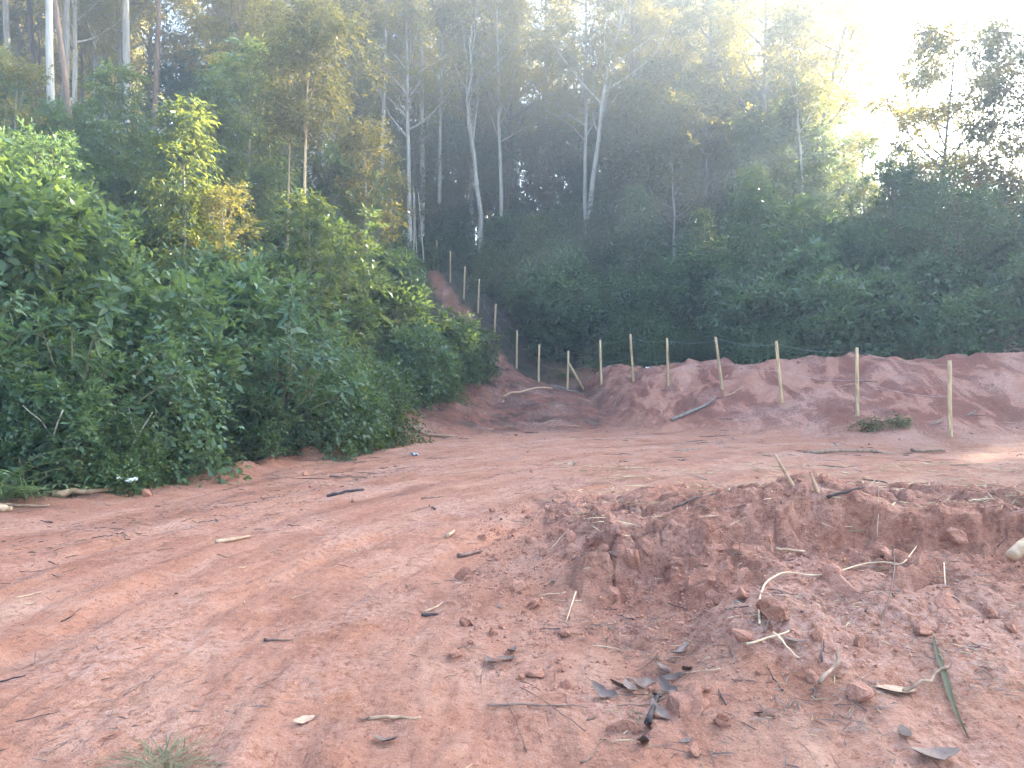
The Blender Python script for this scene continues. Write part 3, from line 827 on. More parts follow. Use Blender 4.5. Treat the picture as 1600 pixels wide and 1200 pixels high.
# nearer trees of the left thicket
def spot(px, Y, protoL, i, name, label, sc, rz=None, cat='tree', group=None):
    x, y, z = at(px, Y)
    return plant(name, protoL[i % len(protoL)], label, cat, (x, y, z - .05), random.uniform(0, 6.28) if rz is None else rz, sc, group)
spot(285, 19.5, CONE, 0, 'young_tree', 'tall drooping leaved young tree rising in the middle of the left thicket', .88)
spot(180, 22, CONE, 1, 'young_tree', 'young tree with bright yellow sunlit patch beside the thick pale trunk', .82)
spot(330, 23, CONE, 2, 'young_tree', 'pale green pointed young tree behind the tall drooping one', .95)
spot(390, 26, CONE, 0, 'young_tree', 'narrow pointed tree above the thicket left of sunlit slender trunk', 1.15)
spot(480, 19.5, CONE, 1, 'young_tree', 'dark green drooping young tree below the sunlit slender trunk', 0.78)
spot(540, 22.5, ROUND, 0, 'round_bush_tree', 'bushy rounded tree overhanging the thicket corner beside the fence path', 0.7)
spot(572, 28, OLIVE, 0, 'olive_tree', 'grey olive rounded tree behind the thicket corner', 0.8)
spot(648, 45, OLIVE, 1, 'olive_tree', 'grey olive tree with dense crown above the bare sapling stems', 0.9)
spot(60, 17, ROUND, 1, 'round_bush_tree', 'dark broadleaf tree at the far left of thicket under pale trunks', .6)
spot(20, 20, OLIVE, 0, 'olive_tree', 'golden olive bushy tree at the left end of the thicket', .6)
spot(440, 30, OLIVE, 1, 'olive_tree', 'olive tree standing behind the narrow pointed tree', 1.1)
spot(520, 30, OLIVE, 0, 'olive_tree', 'tall orange tipped olive tree above the thicket corner', 1.25)
spot(1182, 30, CONE, 2, 'young_tree', 'bright tipped pointed young tree behind the bank fence', 0.98)
spot(998, 38, CONE, 0, 'young_tree', 'young tree with one bright yellow sunlit tip on the slope', 0.9)
spot(835, 37, CONE, 1, 'young_tree', 'pale grey green pointed tree beside the fence path slope', 0.75)
spot(1095, 33, CONE, 1, 'young_tree', 'slim pointed tree left of the bright tipped young tree', 0.75)
spot(1390, 30, ROUND, 2, 'round_bush_tree', 'hazy layered broad tree behind the right end of bank', 0.85)
spot(1500, 27, ROUND, 0, 'round_bush_tree', 'hazy pale bush tree above the red cut at the right', 0.8)

# ------------------------------------------------------------------ the forest: scattered individuals
ORD = ['first', 'second', 'third', 'fourth', 'fifth', 'sixth', 'seventh', 'eighth']
MARKS = [(200, 33, 'the thick pale grey trunk'), (84, 26, 'the pale flaking trunk'), (118, 24, 'the leaning brown trunk'), (470, 24, 'the sunlit slender trunk'),
         (658, 46, 'the shaded light grey trunk'), (595, 42, 'the tan golden crowned trunk'), (752, 44, 'the forked pale tree'), (930, 44, 'the curved pale tree'),
         (1110, 45, 'the orange tinted crown'), (1188, 42, 'the twin trunk tree'), (1262, 36, 'the thin pale trunk'), (1455, 36, 'the lone airy tree'),
         (650, 36, 'the bare sapling stems'), (285, 19.5, 'the tall drooping young tree'), (1182, 30, 'the bright tipped young tree'), (1390, 30, 'the hazy layered broad tree'),
         (1500, 27, 'the red cut'), (110, 11.6, 'the spreading big leaved shrub'), (430, 14.6, 'the tall big leaved shrub'), (225, 12.6, 'the vine covered column'),
         (575, 18.5, 'the spoil slope'), (715, 25.5, 'the gully'), (390, 26, 'the narrow pointed tree'), (20, 18, 'the golden olive tree'), (330, 36, 'the hilltop gap')][:-1]
MARKS = [((px - 800) / F * Y, Y, t_) for px, Y, t_ in MARKS]
MARKS += [(PPOS[k][0], PPOS[k][1], 'the braced corner post' if k == 7 else 'the %s bank post from the braced corner' % ORD[7 - k - 1]) for k in range(0, 8)]
MARKS += [(PPOS[k][0], PPOS[k][1], 'the %s post up the red path' % ORD[(k - 8) % 8]) for k in range(8, 16)]
def where(x, y):
    d = [(math.hypot(x - a, y - b), t_) for a, b, t_ in MARKS]
    dm, t_ = min(d)
    ctr = (0.0, 22.0)
    a, b, _ = MARKS[[q[1] for q in d].index(t_)]
    up = H(x, y) - H(a, b)
    rel = 'close beside' if dm < 2.2 else ('uphill of' if up > 0.5 else ('downhill of' if up < -0.5 else 'level with'))
    return rel + ' ' + t_
def phgt(pr): return max(max(v.co.z for v in me.vertices) for _, me in pr)
PH = {}
for L_ in (CONE, ROUND, OLIVE, SHRUB, VINE, ROSE):
    PH[id(L_)] = max(phgt(p) for p in L_)
def sight(x, y, h, w=1.2):
    return all(_sight(x + d, y, h) for d in (-w, 0, w))
def _sight(x, y, h):
    # the red path up the slope stays open to view: nothing tall grows below it
    px = 800 + F * x / y
    if not 655 < px < 822: return True
    yp = float(np.interp(px, [p[0] for p in POSTS[::-1]], [p[1] for p in POSTS[::-1]]))
    if y > yp + .5: return True
    xp = (px - 815) / F * yp
    return (H(x, y) + h - EYE) / y < (H(xp, yp) + .75 - EYE) / yp
def scatter(n, region, test, mind, tries=40):
    out = []
    x0, x1, y0, y1 = region
    for _ in range(n * tries):
        if len(out) >= n: break
        x = random.uniform(x0, x1); y = random.uniform(y0, y1)
        if all((x - a) ** 2 + (y - b) ** 2 > mind * mind for a, b in out) and test(x, y): out.append((x, y))
    return out
def sdist(x, y):
    return float(poly_sd(CLEAR, np.array([x]), np.array([y]))[0])
def pathd(x, y):
    return float(path_dist(np.array([x]), np.array([y]))[0])
def infov(x, y, m=0.08): return abs(x / max(y, 1)) < 0.675 + m

# tall trees
def t_tall(x, y):
    s = sdist(x, y)
    if not infov(x, y, 0.25) or s < 12: return False
    u = x / y
    if u > 0.44: return False
    if u > 0.15 and y < 44: return False
    if abs(x + 1.0) < 4 and y < 46: return False
    return True
LT = ['tall slender eucalypt with pale trunk in the stand up the hillside', 'tall eucalypt with grey trunk in the stand up the hillside', 'tall leaning eucalypt with pale trunk and golden crown on the hillside', 'tall eucalypt with brown trunk in the stand up the hillside']
for k, (x, y) in enumerate(scatter(128, (-48, 34, 24, 80), t_tall, 2.0)):
    i = random.choice((0, 0, 1, 2, 3))
    sc = random.uniform(0.72, 1.1)
    plant('eucalypt_tree', EUC[i], LT[i].split(' in the stand')[0].split(' on the hill')[0] + ', ' + where(x, y), 'tree', (x, y, H(x, y) - .1), random.uniform(0, 6.28), (sc, sc, sc), 'eucalypts of the hillside stand')
# understorey trees
def t_und(x, y):
    s = sdist(x, y)
    if not infov(x, y, 0.18) or pathd(x, y) < 1.8: return False
    u = x / y
    lo = 3.0 if u < -0.12 else 7.0
    return lo < s < 34
kinds = [(CONE, 'young_tree', 'drooping leaved young tree filling the forest understorey', 'young understorey trees'),
         (ROUND, 'broadleaf_tree', 'dark round broadleaf tree filling the forest understorey', 'broadleaf understorey trees'),
         (OLIVE, 'olive_tree', 'airy olive green tree filling the forest understorey', 'olive understorey trees')]
for k, (x, y) in enumerate(scatter(190, (-34, 34, 8, 62), t_und, 1.9)):
    pl, nm, lb, gr = kinds[random.choice((0, 1, 1, 2))]
    sc = random.uniform(0.55, 1.05)
    if x / y > -0.12: sc *= 0.78
    hk = PH[id(pl)]
    px = 800 + F * x / y
    lim = random.uniform(200, 340) if 50 < px < 270 else random.uniform(150, 290) if px < 440 else random.uniform(210, 330)
    sc = min(sc, max(.3, (EYE + (600 - lim) / F * y - H(x, y)) / hk))
    if not sight(x, y, hk * sc, 2.2 * sc): continue
    plant(nm, random.choice(pl), ('tall ' if sc > .75 else 'low ') + lb.split(' filling')[0] + ' ' + where(x, y), 'tree', (x, y, H(x, y) - .1), random.uniform(0, 6.28), sc, gr)
def t_mid(x, y):
    s = sdist(x, y); u = x / y
    return infov(x, y, 0.1) and 15 < s < 50 and u < 0.40 and y > 40 and not (abs(u + .02) < .13 and y < 50)
for k, (x, y) in enumerate(scatter(70, (-40, 30, 40, 84), t_mid, 2.6)):
    pl, nm, lb = random.choice(((OLIVE, 'olive_tree', 'tall airy olive green tree'), (ROUND, 'broadleaf_tree', 'tall dark broadleaf tree')))
    plant(nm, random.choice(pl), lb + ' on the hilltop ' + where(x, y), 'tree', (x, y, H(x, y) - .1), random.uniform(0, 6.28), random.uniform(1.1, 1.6), 'mid storey trees of the hilltop')
for k, (x, y) in enumerate(scatter(22, (7, 24, 37, 54), lambda x, y: 0.16 < x / y < 0.47 and sdist(x, y) > 9, 2.4)):
    pl, nm, lb = random.choice(((OLIVE, 'olive_tree', 'airy olive green tree'), (CONE, 'young_tree', 'pointed drooping young tree'), (ROUND, 'broadleaf_tree', 'dark broadleaf tree')))
    top = random.uniform(60, 230) if x / y < .42 else random.uniform(190, 270)
    sc = (EYE + (600 - top) / F * y - H(x, y)) / PH[id(pl)]
    plant(nm, random.choice(pl), lb + ' filling the gap ' + where(x, y), 'tree', (x, y, H(x, y) - .1), random.uniform(0, 6.28), min(sc, 1.9), 'trees between the tall trunks right of the curved tree')
for k, (px, Y, top) in enumerate(((700, 52, 150), (725, 56, 120), (775, 50, 190), (805, 54, 140), (845, 50, 180), (880, 54, 130), (915, 52, 170), (960, 50, 160),
                                     (1400, 37, 215), (1440, 34, 260), (1530, 36, 235), (1585, 35, 250), (1480, 40, 225), (1350, 40, 190))):
    pl, nm, lb = ((ROUND, 'broadleaf_tree', 'dark broadleaf tree'), (OLIVE, 'olive_tree', 'airy olive green tree'), (CONE, 'young_tree', 'pointed drooping tree'))[k % 3]
    x, y, z = at(px, Y)
    plant(nm, pl[k % len(pl)], lb + ' closing the treeline ' + where(x, y), 'tree', (x, y, z - .1), k * 1.3, min(2.0, max(.5, (EYE + (600 - top) / F * y - z) / PH[id(pl)])), 'trees closing the treeline')
# shrubs on the slope behind the fence and along the edge
def t_shr(x, y):
    s = sdist(x, y)
    if not infov(x, y, 0.12): return False
    if pathd(x, y) < 0.85: return False
    lo = 0.9 if x < 1 else 2.0
    if math.hypot((x - 16.5) / 1.5, y - 25.5) < 1.6: return False
    return lo < s < 16 and y > 7
for k, (x, y) in enumerate(scatter(280, (-24, 32, 7, 52), t_shr, 1.15)):
    c = random.random()
    z = H(x, y) - .05
    if not sight(x, y, 3.4, 1.8): continue
    wh = where(x, y)
    if c < 0.62:
        plant('shrub', random.choice(SHRUB), 'leafy dark green shrub ' + wh, 'shrub', (x, y, z), random.uniform(0, 6.28), random.uniform(0.75, 1.35), 'shrubs covering the slope')
    elif c < 0.84:
        plant('vine_mound', random.choice(VINE), 'mound of fine leaved vines ' + wh, 'vines', (x, y, z), random.uniform(0, 6.28), random.uniform(0.6, 1.0), 'vine mounds on the slope')
    else:
        plant('rosette_shrub', random.choice(ROSE), 'large leaved shrub ' + wh, 'shrub', (x, y, z), random.uniform(0, 6.28), random.uniform(0.6, 0.95), 'large leaved shrubs on the slope')
# front face of the left thicket
spot(110, 11.6, ROSE, 0, 'rosette_shrub', 'spreading big leaved shrub with pale growing tips at the left thicket edge', 1.05, cat='shrub')
spot(430, 14.6, ROSE, 1, 'rosette_shrub', 'tall big leaved shrub in front of the thicket above the spoil ridge', 1.08, cat='shrub')
spot(360, 15.4, ROSE, 2, 'rosette_shrub', 'big leaved shrub just left of and behind the tall one', 0.9, cat='shrub')
spot(225, 12.6, VINE, 0, 'vine_mound', 'tall vine covered column between the two big leaved shrubs', 1.05, cat='vines')
spot(300, 14.5, VINE, 1, 'vine_mound', 'dark vine mound under the tall big leaved shrub', 0.8, cat='vines')
spot(510, 16.6, VINE, 2, 'vine_mound', 'fine leaved vine mound right of the tall big leaved shrub', 1.0, cat='vines')
spot(575, 18.5, VINE, 0, 'vine_mound', 'vine mound at the end of thicket beside the spoil slope', 0.85, cat='vines')
spot(15, 11, VINE, 1, 'vine_mound', 'vine mound at the left end of thicket', 0.75, cat='vines')
spot(170, 11.2, VINE, 2, 'vine_mound', 'low vine mound below the spreading big leaved shrub', 0.5, cat='vines')
spot(650, 22.5, SHRUB, 0, 'shrub', 'dark leafy shrub overhanging the gully cut', .9, cat='shrub')
spot(715, 25.5, SHRUB, 1, 'shrub', 'glossy rounded shrub at the tip of thicket above gully', .85, cat='shrub')
spot(745, 27.2, SHRUB, 2, 'shrub', 'drooping shrub at the end of thicket beside the first fence posts', .75, cat='shrub')
spot(680, 24.0, VINE, 0, 'vine_mound', 'vine mound hanging over the gully cut', 0.6, cat='vines')
for k, (px, Y, sc_) in enumerate(((622, 33, .9), (640, 36, .8), (600, 30, .95), (655, 40, .7), (612, 36, 1.1), (580, 33, 1.1), (655, 49, 1.2), (700, 49, 1.1), (730, 48, 1.2), (628, 46, 1.3))):
    spot(px, Y, SHRUB if k < 4 else ROUND if k % 2 else OLIVE, k, 'path_bush', ('leafy bush' if k < 4 else 'bushy tree') + ' crowding the ' + ('left side of the red fence path' if k < 6 else 'top of the red fence path'), sc_ * (1 if k < 4 else .62), cat='bush', group='bushes crowding the fence path')
spot(870, 34, SHRUB, 1, 'shrub', 'bright leaved shrub behind the corner fence post', 1.25, cat='shrub')
spot(400, 14.0, SHRUB, 1, 'shrub', 'small shrub in front of the tall big leaved shrub stem', .5, cat='shrub')
spot(455, 14.9, SHRUB, 2, 'shrub', 'low shrub right beside the tall big leaved shrub stem', .45, cat='shrub')
for k, (px, Y, h_, lx, ly, lab) in enumerate(((190, 11.4, 1.3, .35, .1, 'bent pale dead branch leaning at the foot of the vine covered column'), (105, 10.9, 1.5, .05, 0, 'straight tan stem under the spreading big leaved shrub'),
        (60, 10.6, 1.2, -.3, 0, 'grey dead stem at the left end of thicket foot'), (330, 13.9, 1.4, .25, 0, 'grey dead stem under the dark vine mound'), (500, 16.0, 1.5, -.2, 0, 'thin dead stem in front of the fine leaved vine mound'),
        (560, 18.0, 1.4, .3, 0, 'thin dead stem leaning over the spoil slope'), (470, 15.4, 1.7, .1, 0, 'upright bare twig beside the tall big leaved shrub'), (270, 12.9, 1.6, -.15, 0, 'upright bare twig beside the vine covered column'))):
    mb = MB(); r_ = np.random.default_rng(60 + k)
    Q = curve_pts((0, 0, -.1), (lx, ly, 1), h_, 6, (lx, 0, .1), r_, .16)
    tube(mb, Q, np.linspace(.022, .008, 7), 6)
    tube(mb, curve_pts(Q[4], (-lx + r_.normal() * .5, -.3, .6), h_ * .4, 4, (0, 0, .2), r_, .15), np.linspace(.01, .004, 5), 5)
    x, y, z = at(px, Y)
    solo('dead_branch', mb.mesh('dead_branch', M['bark_pale' if k < 2 else 'bark_grey'], True), lab, 'stem', (x, y, z))
def t_edge(x, y):
    s = sdist(x, y)
    return -0.05 < s < 0.9 and infov(x, y, .05)
for k, (x, y) in enumerate(scatter(120, (-9, -1.0, 8, 28), t_edge, 0.33)):
    c = random.random(); z = H(x, y) - .03
    if c < .6:
        plant('cane_clump', random.choice(CANE), 'clump of arching canes and grass at thicket foot ' + where(x, y), 'undergrowth', (x, y, z), random.uniform(0, 6.28), random.uniform(.55, 1.0), 'cane clumps along the thicket edge')
    elif c < .8:
        plant('herb', random.choice(HERB), 'broad leaved weed at thicket foot ' + where(x, y), 'weed', (x, y, z), random.uniform(0, 6.28), random.uniform(.7, 1.2), 'weeds along the thicket edge')
    else:
        plant('shrub', random.choice(SHRUB), 'small leafy shrub at thicket foot ' + where(x, y), 'shrub', (x, y, z), random.uniform(0, 6.28), random.uniform(.4, .65), 'small shrubs along the thicket edge')
for k, (x, y) in enumerate(scatter(34, (1, 30, 17, 35), lambda x, y: 1.3 < sdist(x, y) < 3.0 and infov(x, y, .05) and pathd(x, y) > 1.0 and math.hypot((x - 16.5) / 1.5, y - 25.5) > 1.7, 0.7)):
    z = H(x, y) - .03
    plant('cane_clump', random.choice(CANE), 'leafy undergrowth behind bank crest ' + where(x, y), 'undergrowth', (x, y, z), random.uniform(0, 6.28), random.uniform(.5, .9), 'undergrowth behind the bank crest')
# the wood carries on to the right of the view and shades the clearing
for k, (x, y) in enumerate(scatter(90, (24, 56, 4, 56), lambda x, y: sdist(x, y) > 3 and abs((x - 5) * sd[1] - (y - 11.5) * sd[0]) > 1.25 and 0.76 < x / max(y, 1) < 3.5 and 30 < math.hypot(x, y) < 60, 2.6)):
    i = random.choice((0, 1, 2, 3)); sc = random.uniform(.66, .86)
    plant('eucalypt_tree', EUC[i], 'eucalypt of the wood east of the clearing', 'tree', (x, y, H(x, y) - .1), random.uniform(0, 6.28), sc, 'eucalypts east of the clearing')

# ------------------------------------------------------------------ fence
def post_mesh(seed, h, r=0.044):
    r_ = np.random.default_rng(seed); mb = MB()
    Q = curve_pts((0, 0, -.35), (r_.normal() * .02, r_.normal() * .02, 1), h + .35, 6, (0, 0, 0), r_, .012)
    tube(mb, Q, r * np.array([1.05, 1.0, 1.04, .98, 1.0, .95, .93]), 9)
    return mb.mesh('post', M['post'], True)
def make_fence(name, label, idx, heights, tilts, brace=None):
    f = thing(name, label, 'fence', (PPOS[idx[0]][0], PPOS[idx[0]][1], H(*PPOS[idx[0]])))
    org = np.array(f.location)
    tops = []
    for n_, k in enumerate(idx):
        x, y = PPOS[k]; z = H(x, y); h = heights[n_]
        o = part('post', post_mesh(70 + k, h), f); o.location = np.array((x, y, z)) - org
        o.rotation_euler = (0, tilts[n_], 0)
        tops.append((np.array((x + math.sin(tilts[n_]) * h, y, z)), h))
    if brace is not None:
        x, y = PPOS[brace]; z = H(x, y)
        b = np.array((x + 0.68, y - .15, H(x + .68, y - .15) - .1)); a = np.array((x + .04, y - .05, z + 1.05))
        mb = MB(); tube(mb, np.array([a, (a + b) / 2, b]) - org, [.045, .047, .045], 8)
        part('brace', mb.mesh('brace', M['post'], True), f)
    for lev in (0.94, 0.52):
        for i in range(len(tops) - 1):
            (a, ha), (b, hb) = tops[i], tops[i + 1]
            pa = a + np.array([0, -.06, ha * lev]); pb = b + np.array([0, -.06, hb * lev])
            t = np.linspace(0, 1, 7)[:, None]
            Q = pa + (pb - pa) * t - np.array([0, 0, .10]) * (4 * t * (1 - t))
            mb = MB(); tube(mb, Q - org, np.full(7, .003), 4, False)
            part('wire', mb.mesh('wire', M['wire']), f)
    return f
make_fence('wire_fence', 'wire fence on pale round posts standing along the red bank', list(range(0, 9)), [1.7, 1.7, 1.7, 1.6, 1.55, 1.65, 1.65, 1.5, 1.6],
           [-.05, -.01, -.07, -.05, -.04, -.06, -.03, 0.0, 0.0], brace=7)
make_fence('wire_fence', 'line of wooden fence posts climbing the red path up the forested slope', list(range(9, 16)), [1.65] * 7, [0, 0, 0.02, 0, .02, 0, 0])

# ------------------------------------------------------------------ debris on the ground
def lie(me_name, px, py, length, r, mat, seed, ang=0.0, bend=0.15, name='twig', label='', cat='stick', group=None, lift=0.0, taper=0.5, sides=6):
    """a stick lying on the ground through the point seen at px, py; ang = direction on the ground"""
    x, y, z = hit(px, py)
    return lie_at(x, y, length, r, mat, seed, ang, bend, name, label, cat, group, lift, taper, sides)
def lie_at(x, y, length, r, mat, seed, ang, bend, name, label, cat, group=None, lift=0.0, taper=0.5, sides=6, rise=0.0):
    if length > .5 and y < 13 and r < .042: r *= .6
    r_ = np.random.default_rng(seed); n = 7
    t = np.linspace(-.5, .5, n)
    d = np.array([math.cos(ang), math.sin(ang)]); p = np.array([-d[1], d[0]])
    off = np.cumsum(r_.normal(scale=bend * length / n, size=n)); off -= off.mean()
    xy = np.array([x, y]) + t[:, None] * length * d + off[:, None] * p
    g = land(xy[:, 0], xy[:, 1])
    fit = np.polyval(np.polyfit(t, g, 1 if length < .5 else 2), t)
    zz = fit + r * .7 + lift + max(0, (g - fit).max() * .5) + rise * (t + .5) * length
    P = np.stack([xy[:, 0] - x, xy[:, 1] - y, zz - zz[3]], 1)
    P[:, 2] += r_.normal(scale=.10 * length / n, size=n)
    mb = MB(); tube(mb, P, r * np.linspace(1, taper, n) * r_.uniform(.75, 1.25, n), sides)
    return solo(name, mb.mesh(name, M[mat], True), label, cat, (x, y, zz[3]), group=group)

# individual sticks of note
_p = hit(1590, 900)
lie_at(_p[0] + .22, _p[1] + .05, .65, .045, 'palewood', 1, math.radians(20), .03, 'log', 'pale barkless log end sticking out over the near bank', 'log', lift=.10, taper=1.0, sides=9, rise=.35)
lie('s', 365, 846, 0.36, .028, 'palewood', 2, math.radians(50), .12, 'wood_chunk', 'splintered tan wood chunk lying alone on the open track', 'wood', taper=.5, sides=5)
lie('s', 130, 774, 0.75, .05, 'palewood', 3, math.radians(40), .04, 'wood_slab', 'pale wood slab at the left edge of the track by the weeds', 'wood', taper=.6, sides=5)
lie('s', 30, 792, 0.7, .035, 'palewood', 4, math.radians(10), .06, 'branch', 'pale branch half buried at the thicket edge', 'branch')
lie('s', 5, 800, 0.2, .06, 'palewood', 5, 0, .05, 'wood_chunk', 'pale wood lump beside the half buried branch', 'wood', sides=7)
lie('s', 678, 952, 0.22, .011, 'palewood', 6, math.radians(60), .12, 'twig', 'pale peeled twig beside the foot of the near bank', 'twig')
lie('s', 672, 963, 0.12, .012, 'char', 7, math.radians(15), .1, 'twig', 'short black twig touching the pale peeled twig', 'twig')
lie('s', 704, 838, 0.22, .028, 'palewood', 8, math.radians(80), .05, 'wood_chunk', 'small upright lying wood chip above the dark bark patch', 'wood', sides=5)
lie('s', 735, 868, 0.26, .022, 'twig', 9, math.radians(35), .05, 'bark_piece', 'dark weathered bark slab at the shoulder of the near bank', 'bark', sides=5)
lie('s', 545, 745, 0.6, .024, 'twig', 10, math.radians(12), .25, 'branch', 'dark branch lying across the track below the spoil ridge', 'branch')
lie('s', 540, 771, 0.5, .025, 'char', 11, math.radians(8), .25, 'branch', 'dark broken branch on the track nearest the wheel ruts', 'branch')
lie('s', 615, 1125, 0.26, .010, 'palewood', 12, math.radians(-8), .04, 'twig', 'flat pale splinter on the track near the dark curled leaf', 'twig')
lie('s', 435, 1002, 0.20, .009, 'twig', 13, math.radians(-15), .1, 'twig', 'brown twig pair lying between the wheel ruts', 'twig')
lie('s', 1300, 1055, 0.33, .013, 'bark_brown', 14, math.radians(62), .25, 'wood_splinter', 'torn orange wood splinter standing in the rubble', 'wood', lift=.03)
lie('s', 1235, 868, 0.20, .014, 'palewood', 15, math.radians(-12), .06, 'wood_splinter', 'splintered tan stake end poking out under the bank lip', 'wood', lift=.03, sides=5)
lie('s', 1200, 1003, 0.24, .008, 'root', 16, math.radians(3), .1, 'root_piece', 'thin orange root lying flat at the foot of the face', 'root', lift=.02)
lie('s', 1228, 1015, 0.20, .007, 'root', 17, math.radians(-65), .15, 'root_piece', 'short orange root hanging down beside the flat one', 'root', lift=.02)
lie('s', 1450, 1070, 0.34, .009, 'bark_brown', 18, math.radians(25), .25, 'stick', 'greenish tan stick crossing the long green blade', 'stick', lift=.02)
lie('s', 1322, 775, 0.30, .012, 'char', 19, math.radians(5), .05, 'branch', 'dark stick on the berm top among dry straw', 'branch')
lie('s', 1100, 775, 0.55, .02, 'twig', 20, math.radians(-4), .05, 'branch', 'brown stick lying in straw behind the near bank', 'branch')
lie('s', 1335, 708, 2.0, .045, 'bark_brown', 21, math.radians(3), .02, 'log', 'long thin log lying at the toe of the fenced bank', 'log')
lie('s', 1450, 707, 0.7, .035, 'bark_brown', 22, math.radians(5), .03, 'log', 'short log continuing the line of the long thin log', 'log')
lie('s', 1085, 645, 1.7, .05, 'bark_grey', 23, math.radians(30), .05, 'branch', 'grey branch slanting on the bank below the fence', 'branch', lift=.02)
lie('s', 825, 618, 2.2, .045, 'palewood', 24, math.radians(35), .02, 'pole', 'long pale pole leaning in the gully', 'pole', lift=.15)
lie('s', 885, 612, 1.2, .05, 'bark_grey', 25, math.radians(25), .03, 'branch', 'grey stick near the corner post brace', 'branch', lift=.05)
lie('s', 672, 683, 1.6, .05, 'palewood', 26, math.radians(-35), .04, 'branch', 'tan branch lying down the spoil beside the gully', 'branch')
lie('s', 588, 688, 0.7, .06, 'palewood', 27, math.radians(-40), .04, 'wood_chunk', 'tan wood chunk at the foot of the thicket end', 'wood')
lie('s', 805, 1130, 0.55, .005, 'twig', 28, math.radians(100), .06, 'twig', 'thin straight twig at the foot of near bank rubble', 'twig', lift=.01)
lie('s', 860, 1110, 0.62, .005, 'twig', 29, math.radians(118), .2, 'twig', 'thin bowed twig crossing the bottom rubble', 'twig', lift=.02)
lie('s', 840, 1104, 0.5, .006, 'twig', 30, math.radians(-6), .1, 'twig', 'dark twig running to the black leaf heap', 'twig', lift=.005)
lie('s', 1020, 1115, 0.30, .020, 'char', 31, math.radians(70), .1, 'charred_stick', 'black charred stick beside the large pale clod', 'stick', lift=.01)
# stump of a torn stem on the berm crest, upright
for px, py, hgt, lean, lab in ((1245, 756, .34, -.55, 'pale broken stem standing on the highest point of the near bank'), (1283, 768, .22, -.35, 'short broken stem beside the tall one on near bank crest')):
    x, y, z = hit(px, py); mb = MB()
    tube(mb, curve_pts((0, 0, -.06), (lean, 0.1, 1), hgt, 5, (0, 0, 0), np.random.default_rng(5), .05), np.linspace(.016, .011, 6), 6)
    solo('broken_stem', mb.mesh('broken_stem', M['palewood'], True), lab, 'stem', (x, y, z))
# curved pale root over the bank face
def wire_root(pix, r, name, label, mat='root', off=0.05):
    P = []
    for px, py, o in pix:
        x, y, z = hit(px, py)
        v = np.array([x, y, z]); e = np.array([0, 0, EYE]); P.append(v + unit(e - v) * (off * o + r))
    P = np.array(P); k = len(P)
    u = np.linspace(0, k - 1, k * 5); Q = np.stack([np.interp(u, np.arange(k), P[:, i]) for i in range(3)], 1)
    for _ in range(3): Q[1:-1] = (Q[:-2] + 2 * Q[1:-1] + Q[2:]) / 4
    mb = MB(); tube(mb, Q - Q[0], np.linspace(r, r * .6, len(Q)), 6)
    return solo(name, mb.mesh(name, M[mat], True), label, 'root', tuple(Q[0]))
wire_root([(1187, 975, .2), (1185, 940, 1), (1195, 910, 1.2), (1225, 893, 1.2), (1270, 899, 1), (1300, 897, 1), (1350, 880, 1.3), (1385, 878, 1.3), (1410, 885, 1.2), (1432, 853, .5)], .0065, 'curved_root', 'long pale root looping across the near bank face')
wire_root([(1396, 850, .3), (1398, 890, .9), (1392, 930, .8), (1378, 965, .4), (1372, 1010, .1)], .005, 'hanging_root', 'thin brown root hanging down over the dark hollow', 'twig')
wire_root([(1352, 955, .2), (1375, 920, 1), (1390, 900, 1)], .006, 'hanging_root', 'short brown root slanting beside the hanging root', 'twig')
wire_root([(1475, 880, .4), (1477, 915, .4)], .005, 'root_stub', 'short straight pale root stub on the near bank face')
wire_root([(900, 925, .3), (893, 945, .6), (885, 970, .2)], .006, 'root_stub', 'small forked pale root on the left flank of the near bank')

# clods
def clod_mesh(seed, sub=2, jag=.28):
    import bmesh
    bm = bmesh.new(); bmesh.ops.create_icosphere(bm, subdivisions=sub, radius=1.0)
    r_ = np.random.default_rng(seed)
    pl = rdir(r_, 16); dist = r_.uniform(.48, .90, 16)
    fr = r_.uniform(2, 4, (3, 3)); ph = r_.uniform(0, 6, 3)
    for v in bm.verts:
        p = np.array(v.co)
        for n_, d_ in zip(pl, dist):
            e = p @ n_ - d_
            if e > 0: p = p - n_ * e * .97
        k = 1 + .10 * sum(math.sin(fr[i] @ p * 1.6 + ph[i]) for i in range(3)) / 1.5 + (.16 if sub < 3 else .07) * (_h(np.array([v.index]), np.array([seed]), 3)[0] - .5)
        v.co = p * k * np.array([1.15, .95, .8])
    me = bpy.data.meshes.new('clod'); bm.to_mesh(me); bm.free()
    return me
CL = [clod_mesh(i, 3) for i in range(6)]
CLS = [clod_mesh(20 + i, 1) for i in range(5)]
CLH = [clod_mesh(40 + i, 4) for i in range(3)]
for i, me in enumerate(CL + CLS + CLH): me.materials.append(M['clod'])
def clod(px, py, size, label, me, group=None, squash=.8, bed=.12):
    x, y, z = hit(px, py)
    return solo('earth_clod', me, label, 'clod', (x, y + (.3 * size if bed < 0 else 0), z + size * bed), (random.uniform(0, 6), random.uniform(0, 6), random.uniform(0, 6)), (size, size, size * squash), group)
clod(1072, 1105, .115, 'largest pale earth clod beside black leaves at the bottom rubble', CLH[0])
clod(1212, 962, .11, 'large clod under the lower end of the looping root', CLH[1])
clod(1340, 1088, .075, 'rounded orange clod next to the torn wood splinter', CLH[2])
clod(1300, 905, .10, 'broken clod in the recess below the looping root', CL[1])
clod(1385, 868, .07, 'tan flaky clod behind the looping root', CL[4])
clod(1130, 1130, .055, 'smooth small clod right of the largest pale clod', CL[2])
clod(1085, 1175, .045, 'round orange pebble below the largest pale clod', CL[3])
clod(975, 1140, .08, 'half buried clod left of the black charred stick', CL[0])
clod(990, 880, .09, 'dark clod on the left flank of the near bank', CL[5])
